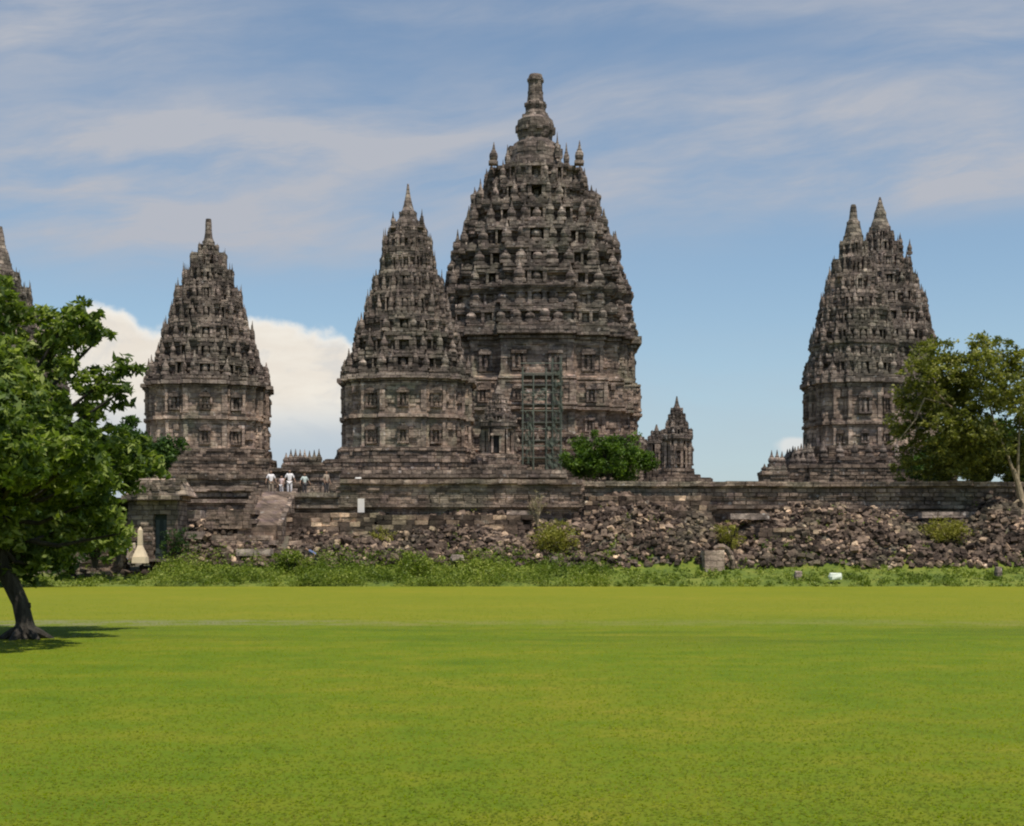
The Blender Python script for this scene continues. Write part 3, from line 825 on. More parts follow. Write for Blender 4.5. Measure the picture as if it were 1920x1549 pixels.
block_pile('ruined wall end at the right edge below the tree', 1845, 1960, 88.0, 960, 1030, 'rubble')

# arched stone fragment and square block near the lawn
def fragment():
    Y = 83.6; s = S(Y)
    r = tag(empty('stone_fragment', at(1345, 1072, Y)), 'large tan stone block leaning beside a dark curved stone near the lawn', 'stone block')
    mb = MB(); mb.box((-0.3, 0, 0.65), (1.25, 1.0, 1.25), 0.1, 0.06); mb.build('block', M['pale'] if 0 else M['body'], r)
    mb = MB()
    pts = []
    for k in range(7):
        a = math.radians(118 - k * 20); pts.append((0.15 + 0.75 * math.cos(a), -0.2, 0.25 + 1.25 * math.sin(a)))
    mb.tube(pts, [0.14, 0.16, 0.17, 0.18, 0.18, 0.17, 0.15], 8); mb.build('curved_rim', M['base'], r)
fragment()

# ------------------------------------------------------------------ stairway ramp
def ramp():
    Ya, Yb = 84.5, 93.5
    za, zb_ = 2.0, zpx(922, Yb)
    r = tag(empty('stairway', ((507 - CX) * S(89), 84.5, 1.2)), 'stone stairway with a smooth brown sloping flank climbing to the visitors', 'stairway')
    ox, oy, oz = r.location
    def pr(name, xa, xb, y0, y1, z0, z1, mat):
        mb = MB()
        vs = [(xa, y0, -1), (xb, y0, -1), (xb, y1, -1), (xa, y1, -1), (xa, y0, z0), (xb, y0, z0), (xb, y1, z1), (xa, y1, z1)]
        mb.add([(x - ox, y - oy, z - oz) for x, y, z in vs], [(3, 2, 1, 0), (4, 5, 6, 7), (0, 1, 5, 4), (1, 2, 6, 5), (2, 3, 7, 6), (3, 0, 4, 7)])
        return mb.build(name, mat, r)
    sx = S(89)
    pr('ramp', (474 - CX) * sx, (532 - CX) * sx, 86.8, 92.6, zpx(985, 87), zpx(921, 92), M['ramp'])
    pr('side_wall', (532.5 - CX) * sx, (542 - CX) * sx, 86.6, 92.6, zpx(980, 87), zpx(915, 92), M['base'])
    mb = MB()
    for k in range(9):
        mb.box(((466 - CX) * sx - ox, 87.2 + k * 0.62 - oy, zpx(990, 87) + k * 0.27 - oz), (0.55, 0.66, 0.9 + 0.02 * k))
    mb.build('steps', M['base'], r)
M['ramp'] = stone('brown_ramp_stone', 0.9, 0.9, 0.0, brick=0.4, pink=0.6, seed=61.0)
ramp()

# ------------------------------------------------------------------ gatehouse on the left
def gatehouse():
    Y = 84.5; s = S(Y)
    X = (287 - CX) * s; zb = zpx(1052, Y)
    r = tag(empty('gatehouse', (X, Y, zb)), 'small flat-roofed stone gatehouse with a dark green door beside the tree', 'gatehouse')
    H = (1052 - 938) * s; W = (335 - 243) * s
    mb = MB(); dw = 26 * s; dx0 = 13 * s
    # walls around a door opening (opening centre dx0)
    zt = H; do = 88 * s
    xl, xr = -W / 2, W / 2
    mb.box(((xl + dx0 - dw / 2) / 2, 1.2, H / 2), (dx0 - dw / 2 - xl, 2.4, H))
    mb.box(((xr + dx0 + dw / 2) / 2, 1.2, H / 2), (xr - dx0 - dw / 2, 2.4, H))
    mb.box((dx0, 1.2, (H + do) / 2 + 0.002), (dw, 2.38, H - do))
    carve(mb, [(xl, 0), (dx0 - dw / 2, 0), (dx0 - dw / 2, 2.4), (xl, 2.4)], 0, H - 0.1, 0.3, 0.1, (0.4, 0.9), 0.2)
    mb.build('wall', M['base'], r)
    mb = MB(); mb.box((dx0, 0.45, do / 2), (dw, 0.08, do)); d = mb.build('door', M['door'], r)
    mb = MB()
    for sx_ in (-1, 1): mb.box((dx0 + sx_ * dw * 0.28, 0.40, do * 0.52), (dw * 0.26, 0.03, do * 0.72))
    mb.build('door_panel', M['doorlight'], d)
    mb = MB(); mb.box((dx0, -0.1, do * 0.02), (dw * 1.5, 0.7, 0.16)); mb.build('door_step', M['pale'], r)
    rf = MB()
    rf.box((-0.05, 1.1, H + 0.13), (W + 0.5, 3.2, 0.26), 0, 0.02)
    # sloping stone roof with flattened top
    a, b = (W + 0.3) / 2, 1.5
    z0_, z1_ = H + 0.27, (1052 - 897) * s
    vs = [(-a, 1.1 - b, z0_), (a + 0.5, 1.1 - b, z0_), (a + 0.5, 1.1 + b, z0_), (-a, 1.1 + b, z0_), (-a * 0.62, 1.1 - b * 0.5, z1_), (a * 0.95, 1.1 - b * 0.5, z1_), (a * 0.95, 1.1 + b * 0.5, z1_), (-a * 0.62, 1.1 + b * 0.5, z1_)]
    rf.add(vs, [(3, 2, 1, 0), (4, 5, 6, 7), (0, 1, 5, 4), (1, 2, 6, 5), (2, 3, 7, 6), (3, 0, 4, 7)])
    for _ in range(26):
        q = random.random(); x = random.uniform(-a * (1 - 0.35 * q), a)
        rf.box((x, 1.1 - b + b * 0.5 * q, z0_ + (z1_ - z0_) * q), (random.uniform(.3, .7), 0.35, 0.22), random.uniform(-.2, .2), 0.03)
    rf.build('roof', M['base'], r)
M['door'] = plain('dark_green_door', (0.022, 0.032, 0.028)); M['doorlight'] = plain('faded_door_panel', (0.06, 0.075, 0.07))
gatehouse()
M['cream'] = plain('cream_plaster', (0.72, 0.56, 0.38), 0.8, 0.1)
def post():
    Y = 82.6; s = S(Y)
    r = tag(empty('boundary_post', at(263, 1056, Y)), 'cream plaster post on a tapering pedestal in front of the gatehouse', 'post')
    mb = MB(); hp = 34 * s
    q = [(-1, -1), (1, -1), (1, 1), (-1, 1)]
    P = lambda w_: [(x * w_, y * w_) for x, y in q]
    mb.prism(P(13 * s), 0, 12 * s, 0.93); mb.prism(P(11.5 * s), 12 * s, 24 * s, 0.65); mb.prism(P(7 * s), 24 * s, hp, 0.55)
    mb.build('pedestal', M['cream'], r)
    mb = MB(); mb.prism(P(4.2 * s), hp, 62 * s, 0.9); mb.prism(P(3.6 * s), 62 * s, 68 * s, 0.25); mb.build('shaft', M['cream'], r)
    mb = MB(); mb.box((0, 0, 0), (12 * s, 0.5, 14 * s), 0, 0.06); mb.box((0.1, 0, 0.42), (0.35, 0.35, 0.5), 0.3, 0.05)
    tag(mb.build('stone_block', M['pale'], None, at(246, 1040, 83.2)), 'rough cream stone stump just left of the plaster post', 'stone block')
post()

# ------------------------------------------------------------------ scaffold on the tallest temple
M['scaffold'] = plain('green_scaffold_pole', (0.13, 0.14, 0.105), 0.8)
M['plank'] = plain('grey_plank', (0.11, 0.11, 0.085)); M['net'] = None
m, t, p, out = new_mat('green_net'); M['net'] = m
g = t.new('ShaderNodeNewGeometry')
p.inputs['Base Color'].default_value = (0.085, 0.098, 0.07, 1); p.inputs['Roughness'].default_value = 0.9
tp = t.new('ShaderNodeBsdfTransparent'); mx = t.new('ShaderNodeMixShader')
t.l.new(t.ss(t.noise(g.outputs['Position'], 1.6, 4, 0.7), 0.42, 0.60), mx.inputs[0])
t.l.new(tp.outputs[0], mx.inputs[1]); t.l.new(p.outputs[0], mx.inputs[2]); t.l.new(mx.outputs[0], out.inputs[0])
def scaffold():
    Y = 122; s = S(Y); ox, oz = (1012 - CX) * s, 5.55
    r = tag(empty('scaffold', (ox, Y, oz)), 'green scaffold tower with netting against the tallest temple', 'scaffold')
    X = lambda px_: (px_ - CX) * s - ox
    Z = lambda py: zpx(py, Y) - oz
    cols_ = [(980, 688), (1000, 700), (1024, 690), (1036, 672), (1052, 668)]
    for px_, tp_ in cols_:
        for y_ in (0.0, 2.2):
            mb = MB(); mb.tube([(X(px_), y_, 0), (X(px_), y_, Z(tp_))], [0.075, 0.075], 6); mb.build('pole', M['scaffold'], r)
    for k, py in enumerate((703, 722, 758, 792, 826, 858)):
        mb = MB(); mb.box((X(1016), 1.1, Z(py)), (76 * s, 2.3, 0.10)); mb.build('platform', M['plank'], r)
        mb = MB(); mb.tube([(X(976), -0.02, Z(py) + 1.0), (X(1056), -0.02, Z(py) + 1.0)], [0.05, 0.05], 6); mb.build('rail', M['scaffold'], r)
    for xa, xb, ya, yb in ((1036, 1056, 690, 800), (982, 1024, 728, 752), (1024, 1050, 800, 880), (984, 1000, 770, 870)):
        mb = MB(); n_ = 8
        vs = []
        for j in range(n_ + 1):
            for i in range(5):
                vs.append((X(xa + (xb - xa) * i / 4), -0.16 + 0.10 * math.sin(i * 2.1 + j * 1.3) , Z(ya + (yb - ya) * j / n_)))
        mb.add(vs, [(j * 5 + i, j * 5 + i + 1, (j + 1) * 5 + i + 1, (j + 1) * 5 + i) for j in range(n_) for i in range(4)])
        mb.build('net', M['net'], r)
scaffold()

# ------------------------------------------------------------------ rubble
def stone_mesh(seed):
    rr = random.Random(seed)
    mb = MB(); hx, hy, hz = 0.5, 0.42, 0.36
    vs = []
    for z in (-1, -0.1, 1):
        for a in range(8):
            t_ = a * math.pi / 4 + math.pi / 8
            k = (1.0 if a % 2 else 0.94) * (0.88 if z == 1 else 1)
            x = math.copysign(abs(math.cos(t_)) ** 0.5, math.cos(t_)); y = math.copysign(abs(math.sin(t_)) ** 0.5, math.sin(t_))
            vs.append((x * hx * k * rr.uniform(.82, 1.1), y * hy * k * rr.uniform(.82, 1.1), z * hz * rr.uniform(.8, 1.1)))
    fs = [(7, 6, 5, 4, 3, 2, 1, 0), tuple(range(16, 24))]
    for j in range(2):
        for i in range(8): fs.append((j * 8 + i, j * 8 + (i + 1) % 8, (j + 1) * 8 + (i + 1) % 8, (j + 1) * 8 + i))
    return vs, fs
def cut_mesh(seed):
    rr = random.Random(seed); mb = MB(); random.seed(seed)
    mb.box((0, 0, 0), (1.05, 0.72, 0.55), 0, 0.06); return mb.v, mb.f
SM = [stone_mesh(i) for i in range(4)] + [cut_mesh(i) for i in range(20, 23)]
SMe = [rawmesh('stone_block', v, f, M['rubble']) for v, f in SM]
def rub_density(px, y):
    # where the bank is covered by stones
    if px < 330: return 0.08
    if px < 395: return 0.7
    if 455 < px < 545 and y > 86: return 0.0
    if 1010 < px < 1085 and y < 88: return 0.35
    return 1.0
mb = MB(); n_ind = 0
rs = random.Random(5)
for i in range(15000):
    y = rs.uniform(83.6, 91.4); x = rs.uniform(-27, 34.5)
    px = 960 + x / S(y)
    if rs.random() > rub_density(px, y): continue
    k = rs.random()
    sz = 0.13 + 0.36 * k ** 1.8
    v, f = SM[rs.randrange(7)]
    R = Matrix.Rotation(rs.uniform(0, 6.28), 3, 'Z') @ Matrix.Rotation(rs.gauss(0, 0.4), 3, 'X') @ Matrix.Rotation(rs.gauss(0, 0.4), 3, 'Y')
    z = ground_h(x, y) + sz * 0.18 + (rs.random() ** 3) * 0.35
    mb.add([tuple((R @ Vector(q)) * sz + Vector((x, y, z))) for q in v], f)
rub = mb.build('rubble', M['rubble']); tag(rub, 'countless small broken stones heaped along the foot of the terrace wall', 'rubble', kind='stuff')
for i in range(290):
    for _ in range(50):
        y = rs.uniform(83.7, 91.0); x = rs.uniform(-22, 33.5); px = 960 + x / S(y)
        if rs.random() < rub_density(px, y) and px > 400: break
    sz = rs.uniform(0.36, 0.70)
    o = mobj('stone_block', SMe[rs.randrange(7)])
    o.location = (x, y, ground_h(x, y) + sz * 0.26)
    o.rotation_euler = (rs.gauss(0, .28), rs.gauss(0, .28), rs.uniform(0, 6.28)); o.scale = (sz * rs.uniform(.9, 1.4), sz, sz * rs.uniform(.7, 1.1))
    tag(o, 'loose weathered brown grey block lying in the rubble below the terrace wall', 'stone block', 'loose blocks in the rubble below the terrace wall')
# a few white stones and bags at the lawn edge
M['white'] = plain('white_paint', (0.78, 0.80, 0.66), 0.7, 0.05)
def small_white(px, py, Y, w_, h_, label, mat='white', name='white_stone', cat='stone'):
    v, f = SM[2]; s = S(Y)
    me = rawmesh(name, [(a * w_ * s * 1.05, b * 0.6, c * h_ * s * 1.35) for a, b, c in v], f, M[mat])
    o = mobj(name, me, None, at(px, py, Y)); return tag(o, label, cat)
small_white(1567, 1081, 80.7, 24, 13, 'white rounded marker stone at the back edge of the lawn')
small_white(1497, 1080, 81.3, 14, 18, 'pale green-grey stump of stone left of the white marker stone', 'pale')
small_white(1872, 1072, 81.6, 12, 18, 'pale upright stone in the verge near the right edge', 'pale')
small_white(858, 1046, 83.4, 26, 12, 'pale flat stone in the weeds below the banded wall', 'pale')
small_white(1040, 1050, 83.6, 14, 12, 'small pinkish white stone in the weeds under the yellow shrub', 'pale')

# white sign post by the wall
M['signw'] = plain('white_board', (0.80, 0.74, 0.66), 0.7, 0.04)
def signboard():
    Y = 90.3; s = S(Y)
    r = tag(empty('signboard', at(677, 968, Y)), 'small blank white upright board in front of the banded wall', 'sign')
    mb = MB(); mb.box((0, 0, 20 * s), (12.5 * s, 0.06, 26 * s)); mb.build('board', M['signw'], r)
    mb = MB(); mb.box((0, 0.05, 8 * s), (0.07, 0.05, 30 * s)); mb.build('post', M['scaffold'], r)
signboard()

# ------------------------------------------------------------------ people
def skin_mesh(name, nodes, bones, mat, parent, sub=1):
    """nodes: {key: (x,y,z,r)}"""
    keys = list(nodes); idx = {k: i for i, k in enumerate(keys)}
    me = bpy.data.meshes.new(name)
    me.from_pydata([nodes[k][:3] for k in keys], [(idx[a], idx[b]) for a, b in bones], [])
    o = bpy.data.objects.new(name, me); link(o)
    o.modifiers.new('s', 'SKIN')
    for i, k in enumerate(keys):
        sv = me.skin_vertices[0].data[i]; r = nodes[k][3]
        sv.radius = (r, r) if not isinstance(r, tuple) else r
        sv.use_root = (i == 0)
    ss_ = o.modifiers.new('b', 'SUBSURF'); ss_.levels = sub; ss_.render_levels = sub
    dg = bpy.context.evaluated_depsgraph_get()
    ev = o.evaluated_get(dg); nm = bpy.data.meshes.new_from_object(ev)
    nm.materials.clear(); nm.materials.append(mat)
    nm.polygons.foreach_set('use_smooth', [True] * len(nm.polygons))
    bpy.data.objects.remove(o); 
    return mobj(name, nm, parent)
def fingers(mb, w_, d, r=0.009):
    w_ = Vector(w_); d = Vector(d).normalized()
    side = d.cross(Vector((0, 1, 0)));
    side = side.normalized() if side.length > 0.1 else Vector((1, 0, 0))
    fwd = Vector((0, -1, 0))
    for i, (o_, L) in enumerate(((-0.030, .062), (-0.010, .074), (0.010, .070), (0.030, .055))):
        b = w_ + d * 0.075 + fwd * o_
        mb.tube([b - d * .03, b + d * L * 0.5, b + d * L + side * 0.015], [r, r * .9, r * .7], 6)
    b = w_ + d * 0.02 + fwd * 0.035
    mb.tube([b, b + d * .035 + fwd * 0.02, b + d * .06 + fwd * .022], [r * 1.1, r, r * .8], 6)
def person(label, loc, rz, top, bottom, hair, arm=0.1, height=1.65, bend=0.0, hat=None):
    r = tag(empty('person', loc, rz), label, 'person')
    k = height / 1.72
    def P(x, y, z, rr):
        # bend the upper body forward (towards -Y) about the hip
        if bend and z > 0.92:
            dz_, dy_ = z - 0.92, y
            c, s_ = math.cos(bend), math.sin(bend)
            y, z = dy_ * c - dz_ * s_, 0.92 + dz_ * c + dy_ * s_ * -1 * 0
            z = 0.92 + dz_ * c
        return (x * k, y * k, z * k, rr * k)
    hz = 0.80
    n = {'pel': P(0, 0, .95, .13), 'wst': P(0, 0, 1.10, .115), 'chs': P(0, 0.01, 1.30, .135), 'nkb': P(0, 0.01, 1.45, .065), 'nk': P(0, 0, 1.51, .05),
         'hd1': P(0, -.01, 1.57, .075), 'hd2': P(0, -.005, 1.64, .088), 'hd3': P(0, 0, 1.70, .055),
         'sl': P(.17, 0.01, 1.41, .06), 'el': P(.24 + arm * .5, 0.0, 1.14, .043), 'wl': P(.25 + arm, -.10, .91, .03), 'hl': P(.25 + arm, -.13, .83, .032),
         'sr': P(-.17, 0.01, 1.41, .06), 'er': P(-.24 - arm * .5, 0.0, 1.14, .043), 'wr': P(-.25 - arm, -.10, .91, .03), 'hr': P(-.25 - arm, -.13, .83, .032),
         'tl': P(.09, 0, .86, .095), 'kl': P(.11, -.02, .48, .062), 'al': P(.11, 0.02, .09, .040), 'fl': P(.12, -.13, .035, .035),
         'tr': P(-.09, 0, .86, .095), 'kr': P(-.11, -.02, .48, .062), 'ar': P(-.11, 0.03, .09, .040), 'fr': P(-.12, -.12, .035, .035)}
    bones = [('pel', 'wst'), ('wst', 'chs'), ('chs', 'nkb'), ('nkb', 'nk'), ('nk', 'hd1'), ('hd1', 'hd2'), ('hd2', 'hd3'), ('chs', 'sl'), ('sl', 'el'), ('el', 'wl'), ('wl', 'hl'),
             ('chs', 'sr'), ('sr', 'er'), ('er', 'wr'), ('wr', 'hr'), ('pel', 'tl'), ('tl', 'kl'), ('kl', 'al'), ('al', 'fl'), ('pel', 'tr'), ('tr', 'kr'), ('kr', 'ar'), ('ar', 'fr')]
    body = skin_mesh('body', n, bones, M['skin'], r)
    hand = MB()
    for w1, w2 in (('wl', 'hl'), ('wr', 'hr')):
        a, b = Vector(n[w1][:3]), Vector(n[w2][:3]); fingers(hand, a + (b - a) * 0.4, b - a)
    # face: nose, brow shadows and ears joined onto the body mesh
    hd = Vector(n['hd2'][:3])
    hand.tube([hd + Vector((0, -.08, .01)), hd + Vector((0, -.105, -.025))], [.010, .014], 6)
    for sx_ in (-1, 1):
        hand.tube([hd + Vector((sx_ * .083, .0, .015)), hd + Vector((sx_ * .088, .005, -.03))], [.014, .010], 6)
    me2 = rawmesh('tmp', hand.v, hand.f, M['skin'])
    import bmesh
    bm = bmesh.new(); bm.from_mesh(body.data); bm.from_mesh(me2); bm.to_mesh(body.data); bm.free()
    e = MB()
    for sx_ in (-1, 1): e.box(tuple(hd + Vector((sx_ * .03, -.083, .012))), (.022, .012, .010))
    e.build('eyes', M['dark'], r)
    e = MB(); e.box(tuple(hd + Vector((0, -.078, -.055))), (.04, .012, .008)); e.build('mouth', M['lip'], r)
    g = lambda q, dr: (*n[q][:3], n[q][3] + dr * k)
    sh = {'wst': (*n['wst'][:3], .135 * k), 'pel': (*n['pel'][:3], .150 * k), 'chs': (*n['chs'][:3], .155 * k), 'nkb': (*n['nkb'][:3], .072 * k), 'sl': g('sl', .022), 'el': g('el', .016), 'sr': g('sr', .022), 'er': g('er', .016)}
    skin_mesh('shirt', sh, [('wst', 'pel'), ('wst', 'chs'), ('chs', 'nkb'), ('chs', 'sl'), ('sl', 'el'), ('chs', 'sr'), ('sr', 'er')], M[top], r)
    tr_ = {'pel': (*n['pel'][:3], .142 * k), 'tl': g('tl', .018), 'kl': g('kl', .02), 'al': g('al', .022), 'tr': g('tr', .018), 'kr': g('kr', .02), 'ar': g('ar', .022)}
    skin_mesh('trousers', tr_, [('pel', 'tl'), ('tl', 'kl'), ('kl', 'al'), ('pel', 'tr'), ('tr', 'kr'), ('kr', 'ar')], M[bottom], r)
    hr = {'a': (hd.x, hd.y + .02 * k, hd.z + .035 * k, .092 * k), 'b': (hd.x, hd.y + .035 * k, hd.z - .02 * k, .075 * k)}
    skin_mesh('hat' if hat else 'hair', hr, [('a', 'b')], M[hat or hair], r)
    return r
M['skin'] = plain('skin', (0.33, 0.19, 0.12), 0.6, 0.08); M['lip'] = plain('lip', (0.22, 0.08, 0.06), 0.6, 0.05)
M['hair'] = plain('black_hair', (0.02, 0.015, 0.012), 0.5)
M['c_white'] = plain('white_cloth', (0.80, 0.74, 0.72), 0.85, 0.05); M['c_pink'] = plain('pale_pink_cloth', (0.78, 0.58, 0.54), 0.85, 0.05)
M['c_grey'] = plain('pale_grey_green_cloth', (0.50, 0.55, 0.50), 0.85, 0.05); M['c_dark'] = plain('dark_cloth', (0.06, 0.055, 0.055), 0.9, 0.1)
M['c_blue'] = plain('blue_cloth', (0.13, 0.17, 0.30), 0.9, 0.15); M['c_tan'] = plain('tan_cloth', (0.35, 0.27, 0.2), 0.9, 0.1)
zst = zpx(925, 94.0)
mb = MB(); mb.box((0, 0, -0.6), ((690 - 470) * S(95), 3.4, 1.2))
tag(mb.build('stair_landing', M['base'], None, ((580 - CX) * S(95), 94.6, zpx(928, 94.0))), 'paved stone landing the visitors stand on at the top of the stairway', 'landing')
zl = zpx(928, 94.0) + 0.002
person('visitor in a white shirt standing at the top of the ramp, leftmost of the visitors', ((508 - CX) * S(94), 94.0, zl), 0.3, 'c_white', 'c_tan', 'hair', 0.12, 1.62)
person('visitor in a pale pink shirt just right of the leftmost visitor', ((528 - CX) * S(94.3), 94.3, zl), -0.5, 'c_pink', 'c_white', 'hair', 0.05, 1.3)
person('visitor in white clothes with a white cap at the corner of the ramp', ((543 - CX) * S(93.8), 93.8, zl), 0.1, 'c_white', 'c_white', 'hair', 0.14, 1.66, hat='c_white')
person('visitor in a pale grey-green shirt behind the low wall', ((571 - CX) * S(94.2), 94.2, zl), 0.6, 'c_grey', 'c_dark', 'hair', 0.2, 1.45)
person('dark-haired visitor in dark trousers and tan shirt, rightmost behind the low wall', ((612 - CX) * S(94.1), 94.1, zl), 0.9, 'c_tan', 'c_dark', 'hair', 0.05, 1.6)
Yp = 83.2
person('person in a blue shirt bending over among the weeds at the foot of the ruins', ((592 - CX) * S(Yp), Yp, zpx(1068, Yp)), math.radians(-75), 'c_blue', 'c_dark', 'hair', 0.0, 1.6, bend=1.0)
small_white(672, 899, 98.0, 13, 8, 'small bright white stone on the upper terrace step above the blank board', 'signw')

# ------------------------------------------------------------------ weeds along the verge
cs, rr_ = [], []
rs = random.Random(9)
def weed_top(px):
    # height of the weeds in metres by position
    h_ = 0.45 + 0.15 * math.sin(px * 0.043) + 0.12 * math.sin(px * 0.11)
    if 300 < px < 1150: h_ += 0.38 + 0.25 * math.sin(px * 0.021 + 1.0)
    if px > 1150: h_ *= 0.42
    if px < 285: h_ *= 0.5
    return max(0.12, h_)
for i in range(5200):
    y = rs.uniform(79.75, 84.4); x = rs.uniform(-31, 34); px = 960 + x / S(y)
    if px < 300 and rs.random() < 0.6: continue
    if math.sin(px * 0.037) * math.sin(px * 0.013 + y * 2.1) > 0.25 and rs.random() < 0.75: continue
    if px > 1150 and rs.random() < 0.45: continue
    if px > 1150 and y > 82.5 and rs.random() < 0.6: continue
    ht = weed_top(px) * rs.uniform(0.4, 1.1)
    cs.append((x, y, ground_h(x, y) + ht * 0.5)); rr_.append(0.16 + ht * 0.38)
v, f = leaf_cloud(cs, rr_, 20, 0.075, 1.0, 0.1)
tag(mobj('weeds', rawmesh('weeds', v, f, M['weed'])), 'tangled green weeds and long grass along the back edge of the lawn', 'weeds', kind='stuff')

def shrub(label, px, Y, ybot, ytop, wpx, mat, n=70, size=0.07, name='shrub', stem='bark', cat='shrub', per=26, zb=None):
    s = S(Y); z0 = zpx(ybot, Y) if zb is None else zb; X = (px - CX) * s; H = zpx(ytop, Y) - z0; W = wpx * s / 2
    r = tag(empty(name, (X, Y, z0)), label, cat)
    mb = MB(); tips = []
    for i in range(9):
        a = rs.uniform(0, 6.28); q = rs.uniform(0.3, 0.9)
        tip = (math.cos(a) * W * q, math.sin(a) * W * q * 0.8, H * rs.uniform(.6, .92))
        mb.tube([(0, 0, -0.1), (tip[0] * .4, tip[1] * .4, tip[2] * .5), tip], [0.05 + 0.01 * H, 0.03 + .004 * H, 0.012], 6)
        tips.append(tip)
    mb.build('stem', M[stem], r)
    cs = []; rr2 = []
    for i in range(n):
        d = Vector((rs.gauss(0, 1), rs.gauss(0, 1), rs.gauss(0, 1))).normalized() * (rs.random() ** 0.4)
        bump = 1 + 0.25 * math.sin(5 * math.atan2(d.y, d.x) + 3 * d.z + px)
        cs.append((d.x * W * .85 * bump, d.y * W * .7, H * (0.55 + d.z * 0.40 * bump))); rr2.append(min(W, H) * rs.uniform(.15, .28))
    v, f = leaf_cloud(cs, rr2, per, size, 0.8, 0.3)
    mobj('foliage', rawmesh('foliage', v, f, M[mat]), r)
    return r
shrub('tall yellow-green weed shrub in front of the banded wall', 1042, 85.6, 1062, 972, 108, 'yellowweed', 130, 0.08)
shrub('yellow-green shrub in the gap left of the coursed masonry stump', 1366, 85.5, 1040, 975, 66, 'yellowweed', 60, 0.07)
shrub('wide olive yellow shrub on the rubble toward the right edge', 1780, 87.0, 1024, 972, 118, 'yellowweed', 100, 0.08)
shrub('bright green leafy weed just left of the person in blue', 546, 82.9, 1082, 1024, 66, 'weed', 60, 0.08)
shrub('bushy green weed clump below the low ruined wall', 780, 82.7, 1086, 1034, 110, 'weed', 90, 0.08)
shrub('bushy green weed clump right of the flat pale stone', 900, 82.4, 1088, 1048, 84, 'weed', 70, 0.08)
shrub('small green weed clump at the foot of the tall yellow shrub', 1110, 82.3, 1090, 1056, 70, 'weed', 50, 0.07)
shrub('pale dry shrub with beige stalks against the banded wall', 1008, 88.5, 985, 920, 46, 'dry', 34, 0.06, per=16, stem='barkpale')
shrub('dark green shrub below the pale ledges right of the gatehouse', 332, 84.4, 1052, 985, 66, 'leafdark', 50, 0.08)
shrub('yellowish weed tuft on the low ruined wall', 716, 87.0, 1030, 985, 60, 'yellowweed', 34, 0.06)
shrub('small dark creeper plant in the rubble right of the masonry stump', 1440, 84.9, 1050, 1020, 40, 'leafdark', 26, 0.06)
shrub('bluish dark plant deep in the rubble near the middle right', 1605, 86.5, 1035, 1000, 44, 'leafdark', 26, 0.06)

# ------------------------------------------------------------------ trees
def tree(label, base, trunk, limbs, blobs, mat, bark, size, sprays, per, spray_r, flat=0.75, name='tree'):
    r = tag(empty(name, base), label, 'tree')
    O = Vector(base)
    mb = MB()
    mb.tube([Vector(p_) - O for p_, _ in trunk], [q for _, q in trunk], 10)
    p0, r0 = trunk[1]
    for k in range(6):
        a_ = k * 1.05 + 0.3; c0 = Vector(p0) - O
        mb.tube([c0 + Vector((0, 0, 0.18)), c0 + Vector((math.cos(a_) * r0 * 1.3, math.sin(a_) * r0 * 1.3, 0.0)), c0 + Vector((math.cos(a_) * r0 * 2.6, math.sin(a_) * r0 * 2.6, -0.16))], [r0 * .45, r0 * .36, r0 * .12], 7)
    mb.build('trunk', M[bark], r)
    for pts in limbs:
        mb = MB(); mb.tube([Vector(p_) - O for p_, _ in pts], [q for _, q in pts], 7); mb.build('branch', M[bark], r)
    crown('crown', blobs, M[mat], r, size, sprays, per, spray_r, base, flat)
    return r
